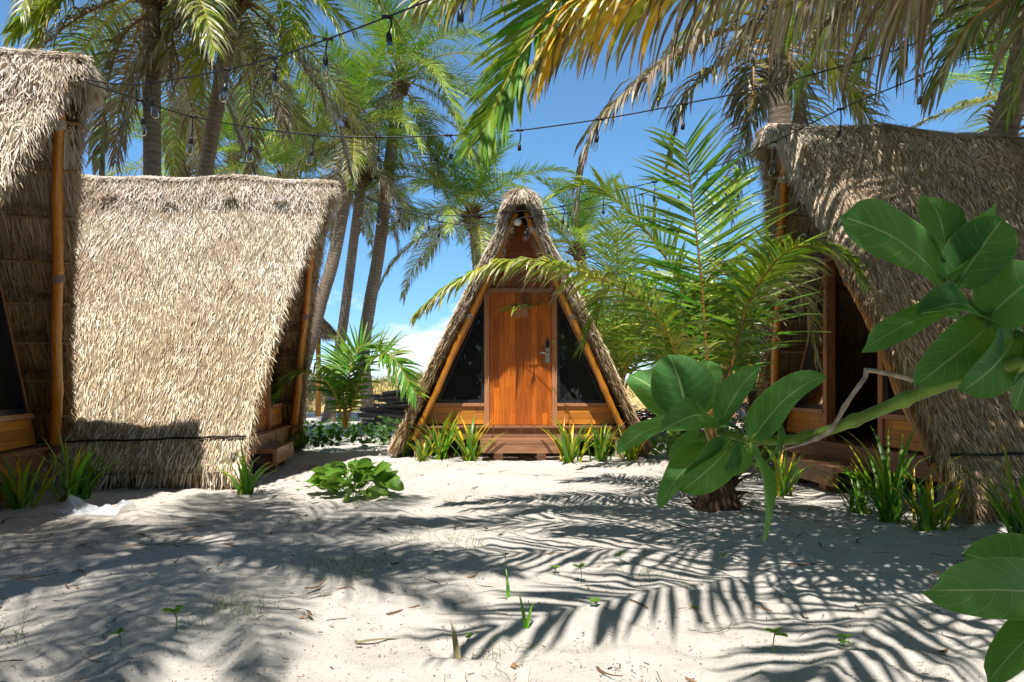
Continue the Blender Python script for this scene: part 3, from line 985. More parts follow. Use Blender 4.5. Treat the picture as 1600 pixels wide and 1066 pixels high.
def cabin(loc, rz, label, open_door=False, lamp=False, tint=(1, 1, 1), tuck=0.0):
    root = empty('thatched_cabin', loc, rz)
    tag(root, label, 'cabin', 'thatched A-frame cabins round the sandy yard')
    rf = link('thatch_roof', CAB['slab'], root)
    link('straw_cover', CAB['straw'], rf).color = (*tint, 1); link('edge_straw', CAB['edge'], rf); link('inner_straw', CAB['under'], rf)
    link('thatch_net', CAB['net'], rf); link('skirt_cord', CAB['cord'], rf)
    for m in CAB['knots']: link('ridge_knot', m, rf)
    for m in CAB['ends']: link('pole_end', m, rf)
    for m in CAB['battens']: link('batten', m, rf)
    for k, nm in enumerate(('pole_r', 'pole_l')):
        po = link('front_pole', CAB[nm], root)
        for m in CAB['lash'][k * 3:k * 3 + 3]: link('lashing', m, po)
    link('gable_panel', CAB['gable'], root); link('door_head', CAB['head'], root); link('back_wall', CAB['back'], root)
    link('cabin_floor', CAB['floor'], root)
    d = link('door', CAB['door'], root)
    for nm, k in (('lock_plate', 'lockplate'), ('card_reader', 'reader'), ('handle', 'lever'), ('wooden_plaque', 'plaque')):
        link(nm, CAB[k], d)
    if open_door:
        d['label'] = 'door swung inwards leaving a dark doorway'
        piv = Vector((0.435, 0.06, 0))
        d.matrix_local = Matrix.Translation(piv) @ Matrix.Rotation(R(-97), 4, 'Z') @ Matrix.Translation(-piv)
    for nm in ('jamb_l', 'jamb_r'):
        j = link('door_frame', CAB[nm], root)
        if nm == 'jamb_r': link('brass_plate', CAB['hinge'], j)
    for nm in ('l', 'r'):
        w = link('window', CAB['winframe_' + nm], root)
        link('pane', CAB['pane_' + nm], w); link('window_sill', CAB['sill_' + nm], w)
        link('wall_board', CAB['low_' + nm], root); link('gable_trim', CAB['slant_' + nm], root)
    link('deck_boards', CAB['deck'], root); link('deck_beam', CAB['beam'], root)
    st = link('step', CAB['step'], root); st.location.y = tuck
    for m in CAB['steplegs']: link('step_post', m, st)
    for m in CAB['posts']: link('footing', m, root)
    if lamp:
        o = link('spotlight', CAB['lamp'], root); o.location = (-0.05, -0.72, 3.08); o.rotation_euler = (R(65), 0, R(20))
    return root


cabin((0.12, 9.5, 0.0), 0, 'thatched cabin facing the camera with a closed orange wooden door and small step', lamp=True, tint=(0.95, 0.86, 0.72))
cabin((-3.04, 8.25, 0.0), R(98), 'thatched cabin whose broad sunlit straw slope faces the yard, behind the near left pole', tuck=0.2)
cabin((-4.08, 5.0, 0.0), R(104), 'nearest thatched cabin at the left edge with dark underside and bamboo pole', tint=(0.92, 0.90, 0.88), tuck=0.3)
cabin((3.30, 6.62, 0.0), R(-86), 'shaded thatched cabin on the right with a dark open doorway', open_door=True, tint=(0.80, 0.70, 0.60))  # tint darkens this straw to stand in for shade on the roof
# ------------------------------------------------------------------ palm fronds
def frond_data(b, pts, n=60, ll=0.65, w=0.034, up=(0, 0, 1), hang=0.6, a0=72, a1=28, vee=18, dry=0.1, yel=0.25,
               tipdry=0.5, petiole=0.16, rw=0.022, seed=0, segs=4, ragged=0.12, roll=0.0, stalk=1, tipyel=0.0):
    rnd = random.Random(seed)
    K = 26
    P_ = catmull(pts, K)
    up = Vector(up)
    Ts = [(P_[min(i + 1, K - 1)] - P_[max(i - 1, 0)]).normalized() for i in range(K)]
    b.tube(P_, [rw * (1 - 0.86 * (i / (K - 1)) ** 0.8) for i in range(K)], 6, stalk)
    upn = up.normalized()
    down = Vector((0, 0, -1))
    for s in (1, -1):
        for k in range(n):
            t = petiole + (1 - petiole) * ((k + 0.5 + rnd.uniform(-0.3, 0.3)) / n)
            t = min(t, 0.999)
            if rnd.random() < ragged * 0.5: continue
            q = t * (K - 1); i = min(int(q), K - 2); f = q - i
            p = P_[i].lerp(P_[i + 1], f); T = Ts[i].lerp(Ts[i + 1], f).normalized()
            S = T.cross(upn)
            if S.length < 1e-3: S = T.orthogonal()
            S = S.normalized(); Nn = S.cross(T).normalized()
            if roll:
                S, Nn = S * math.cos(roll) + Nn * math.sin(roll), Nn * math.cos(roll) - S * math.sin(roll)
            tt = (t - petiole) / (1 - petiole)
            a = R(a0 + (a1 - a0) * tt ** 1.3 + rnd.gauss(0, 4.5))
            v = R(vee + rnd.gauss(0, 9))
            d = T * math.cos(a) + (S * s * math.cos(v) + Nn * math.sin(v)) * math.sin(a)
            prof_ = min(1.0, 0.45 + 2.2 * tt) * (1 - 0.62 * max(0, tt - 0.35) / 0.65)
            Lk = ll * prof_ * rnd.uniform(0.86, 1.1)
            if rnd.random() < ragged: Lk *= rnd.uniform(0.45, 0.9)
            hg = hang * rnd.uniform(0.45, 1.55)
            wk = w * rnd.uniform(0.8, 1.15)
            dk = min(1, max(0, dry + rnd.gauss(0, 0.12 + 0.15 * dry * (1 - dry) * 4)))
            yk = min(0.88, max(0, yel + rnd.gauss(0, 0.13)))
            if tipyel and tt > 1 - tipyel:
                dk = 0.0 if rnd.random() < 0.85 else dk; yk = 1.0 if rnd.random() < 0.75 else 0.8; wk *= 1.5; hg *= 0.7; Lk *= 1.1
            tw = rnd.gauss(0, 0.25)
            vs = []; cs = []
            pos = p.copy(); dd = d.copy()
            for j in range(segs + 1):
                x = j / segs
                wv = T - dd * T.dot(dd)
                if wv.length < 1e-3: wv = Nn
                wv = wv.normalized()
                if tw: wv = (wv * math.cos(tw) + dd.cross(wv) * math.sin(tw))
                wid = wk * 0.5 * (0.55 + 1.4 * x if x < 0.3 else (1 - ((x - 0.3) / 0.7) ** 1.6) * 0.95 + 0.05)
                dr = min(1, dk + tipdry * max(0, (x - (0.45 if yk < 0.95 else 0.62)) / 0.55) ** 1.3 * rnd.uniform(0.3, 1.3))
                c = (dr, yk, x, 1)
                vs.append(pos + wv * wid); vs.append(pos - wv * wid); cs += [c, c]
                st = Lk / segs
                pos = pos + dd * st
                dd = (dd + down * (hg * (0.55 + 0.9 * x) * 1.6 / segs) + Vector((rnd.gauss(0, .03), rnd.gauss(0, .03), 0))).normalized()
            fs = [(2 * j, 2 * j + 1, 2 * j + 3, 2 * j + 2) for j in range(segs)]
            b.add(vs, fs, 0, cs)


def arc(az, e0, length, droop, n=8, p0=(0, 0, 0), power=1.2):
    """frond spine leaving p0 at azimuth az, elevation e0 (deg), bending down by droop (deg)"""
    pts = [Vector(p0)]; ca, sa = math.cos(R(az)), math.sin(R(az))
    for i in range(n):
        e = R(e0 - droop * ((i + 0.5) / n) ** power)
        ds = length / n
        pts.append(pts[-1] + Vector((ca * math.cos(e), sa * math.cos(e), math.sin(e))) * ds)
    return pts


FROND_MATS = [M['leaf'], M['rachis']]
FROND_DRY = [M['leaf'], M['rachis_brown']]


def frond_mesh(pts, mats=None, **kw):
    b = MB(); frond_data(b, pts, **kw)
    return b.mesh('frond', mats or FROND_MATS)


POOL = {}


def pool():
    """shared fronds by age: 0 young upright ... 5 dead and hanging, all leaving along +x"""
    specs = [
        (78, 40, 2.4, dict(dry=0.0, yel=0.12, hang=0.25, tipdry=0.1)),
        (58, 70, 3.1, dict(dry=0.02, yel=0.2, hang=0.5, tipdry=0.25)),
        (34, 80, 3.3, dict(dry=0.04, yel=0.3, hang=0.8, tipdry=0.45)),
        (12, 75, 3.3, dict(dry=0.1, yel=0.38, hang=1.1, tipdry=0.7)),
        (-12, 62, 3.1, dict(dry=0.42, yel=0.5, hang=1.5, tipdry=0.8)),
        (-42, 42, 2.8, dict(dry=0.95, yel=0.4, hang=1.9, tipdry=0.6, ragged=0.35)),
    ]
    for a, (e0, dr, ln, kw) in enumerate(specs):
        POOL[a] = []
        for v in range(3):
            k = dict(kw); k['seed'] = a * 10 + v; k['n'] = 100; k['ll'] = 0.80; k['w'] = 0.025
            b = MB(); frond_data(b, arc(0, e0 + (v - 1) * 5, ln * (0.95 + 0.06 * v), dr + (v - 1) * 9), **k)
            POOL[a].append(b.mesh('frond', FROND_DRY if a == 5 else FROND_MATS))


pool()


def trunk(parent, pts, r0, r1, flare=1.7, rings=None, sides=14, seed=0):
    rnd = random.Random(seed)
    n = 60
    P_ = catmull(pts, n)
    total = sum((a - b_).length for a, b_ in zip(P_, P_[1:]))
    m_ = int(total / 0.042)
    P_ = catmull(pts, m_)
    rad = []; cols = []
    for i in range(m_):
        t = i / (m_ - 1)
        r = r0 + (r1 - r0) * t
        r *= 1 + (flare - 1) * math.exp(-t * total / 0.28)
        ring = (i % 2 == 0)
        r *= (1.045 if ring else 0.985) + rnd.uniform(-0.012, 0.012)
        rad.append(r); v = rnd.uniform(0.35, 0.6) if i % 2 else 0.05; cols.append((v, v, v, 1))
    b = MB(); b.tube(P_, rad, sides, cols=cols)
    return b.build('trunk', M['trunk'], parent, smooth=True)


def boot(parent, top, r=0.2, h=0.5, seed=0):
    """fibrous crown base with stubs of old stalks"""
    rnd = random.Random(seed)
    b = MB()
    for i in range(46):
        az = rnd.uniform(0, 360); e = rnd.uniform(20, 80)
        z = rnd.uniform(-h, 0.1)
        p0 = Vector(top) + Vector((math.cos(R(az)) * r * 0.5, math.sin(R(az)) * r * 0.5, z))
        pts = arc(az, e, rnd.uniform(0.18, 0.42), rnd.uniform(-20, 60), 3, p0)
        b.tube(pts, [0.035, 0.03, 0.022, 0.012], 5)
    b.lathe([(0.02, -h - 0.1), (r * 0.75, -h), (r * 0.95, -h * 0.5), (r * 0.8, 0.05), (0.03, 0.25)], top, 12)
    return b.build('leaf_bases', M['fibre'], parent, smooth=True)


def palm(loc, top, label, group, mids=(), r0=0.15, r1=0.11, scale=1.0, ages=((0, 3), (1, 5), (2, 5), (3, 4), (4, 3), (5, 3)), seed=0, extra=(), flare=1.7, skip=()):
    """loc: foot; top: crown point; both in world space. extra: hero fronds in world space (pts, kwargs, mats)"""
    rnd = random.Random(seed)
    loc = Vector(loc); loc.z = (gz(loc.x, loc.y) if abs(loc.y) < 14 else 0) - 0.12
    top = Vector(top)
    root = empty('palm_tree', loc); tag(root, label, 'palm tree', group)
    tl = top - loc
    trunk(root, [Vector((0, 0, 0))] + [Vector(m_) - loc for m_ in mids] + [tl], r0, r1, flare, seed=seed)
    boot(root, tl, r1 * 1.7, 0.45, seed)
    az = rnd.uniform(0, 360); k = 0
    for age, cnt in ages:
        for c in range(cnt):
            az += 137.5; k += 1
            if any(lo <= az % 360 <= hi for lo, hi in skip): continue
            o = link('frond', POOL[age][rnd.randrange(3)], root)
            o.location = tl + Vector((0, 0, (0.12 - 0.06 * age)))
            o.rotation_euler = (R(rnd.uniform(-9, 9)), R(rnd.uniform(-6, 6)), R(az + rnd.uniform(-12, 12)))
            q = scale * rnd.uniform(0.9, 1.08); o.scale = (q, q, q)
    for pts, kw, mats in extra:
        o = link('frond', frond_mesh([Vector(p) - loc for p in pts], mats, **kw), root)
    return root


BEH = 'tall palms behind the cabins'
# left pair behind the sunlit roof
palm((-5.35, 10.2, 0), P(236, -35, 10.2), 'straight palm trunk rising behind the sunlit roof, nearest the left cabin', BEH, r0=0.135, r1=0.115, seed=11, flare=1.3,
     ages=((0, 3), (1, 4), (2, 5), (3, 5), (4, 5), (5, 4)), scale=1.1,
     extra=[([P(235, -30, 10.2), P(150, -40, 9.6), P(90, 10, 9.2), P(50, 90, 9.0)], dict(n=70, ll=0.95, w=0.05, hang=1.3, dry=0.12, yel=0.6, tipdry=0.5, seed=3), None),
            ([P(232, 20, 10.1), P(190, 60, 9.9), P(165, 150, 9.8), P(155, 262, 9.8)], dict(n=60, ll=0.75, w=0.045, hang=1.4, dry=0.8, yel=0.3, seed=4), FROND_DRY),
            ([P(235, -20, 10.2), P(180, -60, 9.4), P(110, -30, 9.0), P(20, 50, 8.8)], dict(n=70, ll=0.9, w=0.05, hang=1.2, dry=0.08, yel=0.45, tipdry=0.4, seed=5), None)])
palm((-5.7, 11.0, 0), P(368, -25, 11.0), 'leaning palm behind the sunlit roof with a yellow stalked frond hanging down its trunk', BEH, mids=(P(322, 262, 11), P(350, 95, 11)), r0=0.13, r1=0.105, seed=12, flare=1.3,
     ages=((0, 3), (1, 4), (2, 5), (3, 5), (4, 4), (5, 4)), scale=1.1,
     extra=[([P(366, -30, 10.9), P(330, -50, 10.4), P(318, 20, 10.2), P(311, 145, 10.2)], dict(n=64, ll=0.85, w=0.045, hang=1.1, dry=0.10, yel=0.75, tipdry=0.9, seed=6, rw=0.035), None),
            ([P(366, -30, 10.9), P(300, -60, 10.3), P(275, 20, 10.1), P(262, 110, 10.1)], dict(n=60, ll=0.9, w=0.045, hang=1.5, dry=0.7, yel=0.4, tipdry=0.9, seed=7), FROND_DRY),
            ([P(370, -30, 11), P(420, -60, 10.6), P(455, 20, 10.4), P(448, 110, 10.3)], dict(n=60, ll=0.8, w=0.045, hang=1.0, dry=0.06, yel=0.5, tipdry=0.7, seed=8), None)])
# the trio seen between the cabins
palm(P(579, 655, 18.5) * 1, P(626, 120, 18.5), 'tallest palm between the cabins, its ringed trunk curving up to a ragged crown', BEH, mids=(P(568, 560, 18.5), P(577, 480, 18.5), P(591, 400, 18.5), P(606, 280, 18.5)), r0=0.175, r1=0.155, scale=1.02, seed=21,
     ages=((0, 4), (1, 5), (2, 6), (3, 5), (4, 4), (5, 3)), flare=1.9,
     extra=[([P(626, 115, 18.5), P(660, 95, 17.5), P(700, 150, 16.9), P(735, 250, 16.6)], dict(n=70, ll=0.95, w=0.06, hang=0.8, dry=0.08, yel=0.35, tipdry=0.9, seed=31), None),
            ([P(622, 118, 18.5), P(570, 120, 17.4), P(500, 170, 16.8), P(405, 190, 16.5)], dict(n=70, ll=0.9, w=0.06, hang=0.9, dry=0.06, yel=0.6, tipdry=0.6, seed=32), None)])
palm(P(512, 652, 18.0), P(568, 262, 18.0), 'slim palm trunk standing just left of the tallest one between the cabins', BEH, mids=(P(523, 592, 18), P(537, 500, 18), P(556, 350, 18)), r0=0.135, r1=0.115, scale=0.8, seed=22,
     ages=((1, 3), (2, 4), (3, 4), (4, 4), (5, 3)))
palm(P(464, 662, 17.0), P(551, 205, 17.0), 'grey leaning palm trunk along the edge of the sunlit roof', BEH, mids=(P(471, 592, 17), P(489, 522, 17), P(502, 470, 17), P(522, 400, 17), P(540, 300, 17)), r0=0.155, r1=0.15, scale=0.95, seed=23,
     ages=((0, 2), (1, 4), (2, 5), (3, 5), (4, 4), (5, 3)))
palm(P(775, 650, 20.0), P(738, 335, 20.0), 'green palm crown left of the closed cabin peak', BEH, mids=(P(752, 480, 20),), r0=0.17, r1=0.13, scale=1.08, seed=24,
     ages=((0, 4), (1, 6), (2, 8), (3, 9), (4, 5)))
palm(P(930, 640, 21.0), P(905, 385, 21.0), 'green palm crown just right of the closed cabin peak', BEH, r0=0.17, r1=0.13, scale=0.9, seed=25, ages=((0, 4), (1, 6), (2, 5), (3, 4)))
BG = 'lower green palms in the background'
palm(P(440, 660, 19.0), P(445, 285, 19.0), 'lower green palm just above the right half of the sunlit roof', BG, r0=0.15, r1=0.12, scale=0.95, seed=26, ages=((0, 4), (1, 6), (2, 6), (3, 3)))
palm(P(300, 660, 18.0), P(285, 265, 18.0), 'low green palm seen between the two left trunks', BG, r0=0.15, r1=0.12, scale=0.85, seed=27, ages=((0, 4), (1, 6), (2, 5), (3, 3)))
palm(P(370, 660, 22.0), P(365, 240, 22.0), 'lower green palm right of the leaning left trunk', BG, r0=0.15, r1=0.12, scale=0.9, seed=28, ages=((0, 4), (1, 6), (2, 5), (3, 3)))

# palm standing at the far corner of the right cabin: dead fronds hang from it
palm((3.95, 9.8, 0), P(1222, 20, 9.3), 'palm with hanging grey dead fronds at the left end of the shaded right cabin', BEH, mids=(P(1222, 400, 9.7), P(1218, 200, 9.5)), r0=0.17, r1=0.15, seed=41,
     ages=((0, 2), (1, 3), (2, 3), (4, 2), (5, 3)), skip=((200, 300),),
     extra=[([P(1195, 40, 8.0), P(1110, 55, 7.4), P(1000, 130, 7.0), P(925, 215, 6.9), P(903, 320, 6.9)], dict(n=80, ll=0.75, w=0.042, hang=1.9, dry=0.95, yel=0.3, a0=60, seed=51, ragged=0.3, rw=0.03), FROND_DRY),
            ([P(1195, 60, 8.0), P(1140, 90, 7.7), P(1075, 150, 7.5), P(1048, 240, 7.5)], dict(n=64, ll=0.7, w=0.04, hang=1.6, dry=0.7, yel=0.7, seed=52, ragged=0.3), FROND_DRY),
            ([P(1200, 30, 8.0), P(1140, 20, 7.6), P(1075, 60, 7.4), P(1030, 150, 7.3)], dict(n=60, ll=0.65, w=0.04, hang=1.3, dry=0.25, yel=0.5, tipdry=0.8, seed=53), None),
            ([P(1205, 40, 8.0), P(1260, 40, 7.9), P(1300, 90, 7.9), P(1345, 170, 7.9)], dict(n=60, ll=0.7, w=0.04, hang=1.3, dry=0.45, yel=0.6, tipdry=0.8, seed=54), None),
            ([P(1205, 60, 8.0), P(1230, 80, 7.7), P(1240, 130, 7.6), P(1250, 200, 7.6)], dict(n=60, ll=0.6, w=0.04, hang=2, dry=0.9, yel=0.6, tipdry=0.8, seed=55), FROND_DRY),
            ([P(1195, 60, 8.0), P(1180, 90, 7.8), P(1176, 150, 7.7), P(1172, 220, 7.7)], dict(n=60, ll=0.6, w=0.04, hang=2, dry=0.9, yel=0.6, tipdry=0.8, seed=56), FROND_DRY)])

# near palm out of frame on the right: its fronds hang across the top of the picture
CA = Vector((2.9, 2.75, 3.95))
palm((3.6, 2.3, 0), CA, 'near palm whose long brown tipped leaflets hang along the top right', 'palms leaning over the yard', mids=((3.55, 2.3, 1.6), (3.3, 2.5, 3.4)), r0=0.16, r1=0.13, seed=61,
     ages=((0, 2), (1, 6), (2, 8), (3, 6)), skip=((112, 275),), scale=1.0,
     extra=[([CA, P(1560, -160, 2.56), P(1300, -80, 3.04), P(1060, -25, 3.32), P(925, 10, 3.40), P(880, 60, 3.40)], dict(n=190, ll=0.92, w=0.021, hang=2.3, dry=0.72, yel=0.85, tipdry=1.1, tipyel=0.24, seed=62, rw=0.035, segs=6), None),
            ([CA, P(1500, -300, 2.72), P(1200, -230, 3.44), P(960, -120, 3.92), P(800, -50, 4.08), P(670, 0, 4.08)], dict(n=150, ll=0.80, w=0.023, hang=1.9, dry=0.3, yel=0.65, tipdry=0.9, seed=63, rw=0.035, segs=6), None),
            ([CA, P(1500, -260, 3.12), P(1150, -200, 3.76), P(940, -90, 4.08), P(830, 50, 4.16), P(752, 215, 4.16)], dict(n=150, ll=0.84, w=0.030, hang=0.3, dry=0.0, yel=0.2, tipdry=0.1, seed=64, rw=0.03, up=(0.25, -0.8, 0.5), a0=50, a1=22), None),
            (arc(98, 20, 3.4, 40, 8, CA), dict(n=80, ll=0.85, w=0.036, hang=0.7, dry=0.1, yel=0.3, seed=611), None),
            (arc(72, 18, 3.4, 40, 8, CA), dict(n=80, ll=0.85, w=0.036, hang=0.7, dry=0.1, yel=0.3, seed=613), None),
            (arc(227, 12, 3.4, 34, 8, CA), dict(n=40, ll=1.0, w=0.05, hang=0.3, dry=0.05, yel=0.3, a0=60, a1=32, vee=6, ragged=0.05, seed=601), None),
            (arc(209, 12, 3.8, 32, 8, CA), dict(n=40, ll=1.0, w=0.05, hang=0.3, dry=0.05, yel=0.3, a0=60, a1=32, vee=6, ragged=0.05, seed=602), None),
            (arc(193, 12, 4.0, 26, 8, CA), dict(n=40, ll=1.0, w=0.05, hang=0.3, dry=0.05, yel=0.3, a0=60, a1=32, vee=6, ragged=0.05, seed=603), None),
            (arc(177, 22, 4.1, 36, 8, CA), dict(n=40, ll=1.0, w=0.05, hang=0.3, dry=0.05, yel=0.3, a0=60, a1=32, vee=6, ragged=0.05, seed=604), None),
            (arc(246, 8, 3.4, 26, 8, CA), dict(n=40, ll=1.0, w=0.05, hang=0.3, dry=0.05, yel=0.3, a0=60, a1=32, vee=6, ragged=0.05, seed=605), None),
            ([CA, P(1640, -160, 2.88), P(1400, -70, 3.68), P(1250, 0, 4.16), P(1160, 60, 4.40)], dict(n=170, ll=0.9, w=0.021, hang=2.3, dry=0.8, yel=0.7, tipdry=0.9, seed=65, rw=0.03), None),
            ([CA, P(1720, -60, 2.80), P(1600, -20, 2.96), P(1520, 30, 3.12), P(1475, 110, 3.20)], dict(n=80, ll=0.71, w=0.03, hang=1.5, dry=0.5, yel=0.1, tipdry=0.5, seed=66, rw=0.03), FROND_DRY),
            ([CA, P(1700, -190, 2.88), P(1500, -90, 3.52), P(1380, -20, 4.00), P(1310, 30, 4.24)], dict(n=150, ll=0.85, w=0.021, hang=2.2, dry=0.7, yel=0.6, tipdry=0.9, seed=67), None)])
# palm beyond the right cabin
palm((8.6, 11.5, 0), (8.2, 11.3, 5.5), 'palm behind the right cabin with one frond arching above its ridge', BEH, seed=71, ages=((0, 2), (1, 4), (2, 4)), skip=((120, 240),),
     extra=[([(8.2, 11.3, 5.5), P(1640, 150, 10.8), P(1540, 155, 10.6), P(1440, 192, 10.5)], dict(n=64, ll=0.7, w=0.045, hang=0.7, dry=0.35, yel=0.5, tipdry=0.9, seed=72), None)])
# palms behind the camera: their shade falls over the sand
palm((-3.9, 0.0, 0), (-2.45, 1.05, 6.5), 'leaning palm beside the viewer that shades the sand on the left', 'palms leaning over the yard', mids=((-3.5, 0.2, 2.5),), seed=81, ages=((1, 4), (2, 8), (3, 10), (4, 6)), scale=0.74)
#palm((-5.2, 1.5, 0), (-4.4, 1.9, 6.0), 'palm by the near left cabin shading its roof', 'palms leaning over the yard', seed=82, ages=((1, 3), (2, 4), (3, 4), (4, 2)))
palm((2.4, -1.5, 0), (1.38, -0.58, 4.4), 'palm beside the viewer whose shade falls on the near milkweed leaves', 'palms leaning over the yard', seed=84, ages=((1, 14), (2, 26), (3, 24)), scale=0.55, skip=((0, 160), (214, 360)))
palm((6.6, 4.4, 0), (6.1, 4.4, 5.1), 'palm further along the right cabin shading the straw near the picture edge', 'palms leaning over the yard', seed=85, ages=((1, 5), (2, 8), (3, 8), (4, 4)))
palm((5.0, 3.6, 0), (4.3, 4.4, 5.1), 'palm beside the right cabin casting feathery shade on its roof', 'palms leaning over the yard', seed=83, ages=((1, 6), (2, 9), (3, 8), (4, 4)), skip=((135, 262),))

#palm((-5.4, 0.6, 0), (-3.3, 1.2, 7.2), 'taller palm left of the viewer shading the sand before the sunlit roof', 'palms leaning over the yard', seed=86, ages=((1, 4), (2, 6), (3, 6), (4, 3)))
palm((5.2, 8.9, 0), (5.0, 5.6, 6.6), 'palm leaning forward over the right cabin roof', 'palms leaning over the yard', seed=87, ages=((1, 5), (2, 8), (3, 8), (4, 5)))
palm((8.4, 6.0, 0), (7.6, 5.8, 6.4), 'palm at the far end of the right cabin', 'palms leaning over the yard', seed=88, ages=((1, 5), (2, 8), (3, 8), (4, 5)))

# ------------------------------------------------------------------ young palms
YG = 'young palms without tall trunks'


def young(loc, ctr, label, fr, r=0.13, seed=0, stump=True):
    loc = Vector(loc); loc.z = gz(loc.x, loc.y) - 0.08
    root = empty('young_palm', loc); tag(root, label, 'young palm', YG)
    c = Vector(ctr) - loc
    if stump:
        tk = trunk(root, [Vector((0, 0, 0)), c * 0.5, c * 0.8], r, r * 0.6, 1.5, seed=seed); tk.data.materials[0] = M['fibre']
        rnd = random.Random(seed); b = MB()
        for i in range(70):
            z = rnd.random() * c.z * 0.9; az = rnd.uniform(0, 360)
            p0 = Vector((c.x * z / c.z, c.y * z / c.z, z)) + Vector((math.cos(R(az)), math.sin(R(az)), 0)) * r * 0.8 * (1 - 0.35 * z / c.z)
            pts = arc(az, rnd.uniform(35, 85), rnd.uniform(0.1, 0.3), rnd.uniform(0, 90), 3, p0)
            b.tube(pts, [0.022, 0.018, 0.012, 0.004], 4)
        b.build('fibre_sheath', M['fibre'], root, smooth=True)
    for pts, kw, mats in fr:
        q = [Vector(p) - loc for p in pts]
        st = c * 0.62
        o = link('frond', frond_mesh([st] + q, mats, **kw), root)
    return root


ORG = [M['leaf'], M['rachis_brown']]
yc = P(1116, 690, 5.7)
young(P(1122, 792, 5.7), yc, 'young palm with fibrous brown stump whose frond arches across the closed door', [
    ([yc + Vector((-.03, 0, .25)), P(1103, 540, 5.65), P(1096, 440, 5.6), P(1084, 330, 5.5), P(1070, 225, 5.35)], dict(n=74, ll=1.0, w=0.024, hang=0.22, dry=0.02, yel=0.15, tipdry=0.25, seed=91, up=(0.1, -1, 0.25), a0=80, a1=45, vee=8, petiole=0.22, rw=0.022, segs=5), ORG),
    ([yc + Vector((-.05, 0, .1)), P(1030, 500, 5.5), P(930, 432, 5.35), P(815, 408, 5.2), P(720, 436, 5.15), P(660, 482, 5.1)], dict(n=135, ll=0.56, w=0.026, hang=1.2, dry=0.06, yel=0.62, tipdry=1.0, seed=92, a0=62, a1=30, vee=10, petiole=0.24, rw=0.02, segs=5), None),
    ([yc + Vector((.04, 0, .1)), P(1160, 500, 5.5), P(1195, 430, 5.3), P(1245, 385, 5.0), P(1310, 392, 4.8), P(1340, 430, 4.75)], dict(n=100, ll=0.58, w=0.030, hang=0.9, dry=0.06, yel=0.35, tipdry=0.9, seed=93, a0=72, a1=32, vee=14, petiole=0.34, rw=0.02, segs=5), ORG),
    ([yc + Vector((.02, 0, .1)), P(1145, 520, 5.7), P(1170, 440, 5.75), P(1150, 425, 5.8), P(1090, 450, 5.9), P(1065, 540, 5.9)], dict(n=90, ll=0.62, w=0.024, hang=0.8, dry=0.22, yel=0.35, tipdry=0.8, seed=94, petiole=0.3), ORG),
    ([yc + Vector((.05, 0, .1)), P(1170, 470, 5.9), P(1220, 420, 6.2), P(1260, 470, 6.3), P(1275, 560, 6.3)], dict(n=60, ll=0.6, w=0.03, hang=1.3, dry=0.5, yel=0.4, tipdry=0.7, seed=95, petiole=0.25), ORG),
    ([yc + Vector((-.05, 0, .1)), P(1070, 470, 5.9), P(1010, 360, 5.95), P(930, 290, 5.9), P(880, 300, 5.85)], dict(n=95, ll=0.72, w=0.024, hang=0.6, dry=0.03, yel=0.3, tipdry=0.3, seed=96, petiole=0.24), None),
    ([yc + Vector((-.05, 0, .05)), P(1050, 540, 6.0), P(985, 450, 6.3), P(950, 450, 6.5), P(915, 530, 6.6)], dict(n=90, ll=0.65, w=0.024, hang=0.8, dry=0.04, yel=0.35, tipdry=0.5, seed=97, petiole=0.24), None),
    ([yc + Vector((0, .05, .1)), P(1112, 450, 6.3), P(1130, 330, 6.8), P(1160, 270, 7.2)], dict(n=80, ll=0.75, w=0.024, hang=0.6, dry=0.02, yel=0.25, tipdry=0.2, seed=98, petiole=0.24), None),
], r=0.15, seed=90)


def young_generic(x, y, h, label, n, ln, seed, yel=0.35, dry=0.05, w=0.034):
    rnd = random.Random(seed)
    fr = []
    az = rnd.uniform(0, 360)
    c = Vector((x, y, h))
    for i in range(n):
        az += 137.5
        e0 = 82 - 48 * i / n
        d = arc(az, e0, ln * rnd.uniform(0.85, 1.1), rnd.uniform(55, 95), 7, c + Vector((0, 0, 0.05)))[1:]
        fr.append((d, dict(n=72, ll=ln * 0.28, w=w * 0.75, hang=rnd.uniform(0.5, 1.0), dry=dry * rnd.uniform(0, 2), yel=yel * rnd.uniform(0.6, 1.4), tipdry=0.4, seed=seed * 50 + i, petiole=0.2), None))
    return young((x, y, 0), c, label, fr, seed=seed, r=0.12)


young_generic(1.72, 11.2, 0.9, 'yellow stalked young palm close to the right edge of the closed cabin', 12, 3.0, 101, 0.38, 0.06)
young_generic(2.95, 12.2, 1.0, 'young palm with green fronds further back between closed cabin and right cabin', 12, 3.1, 102, 0.28)
young_generic(3.9, 11.0, 1.1, 'young palm showing at the far corner of the right cabin', 11, 2.9, 103, 0.2)
young_generic(2.1, 15.0, 1.4, 'light green young palm behind the closed cabin roof edge', 11, 3.3, 104, 0.32)

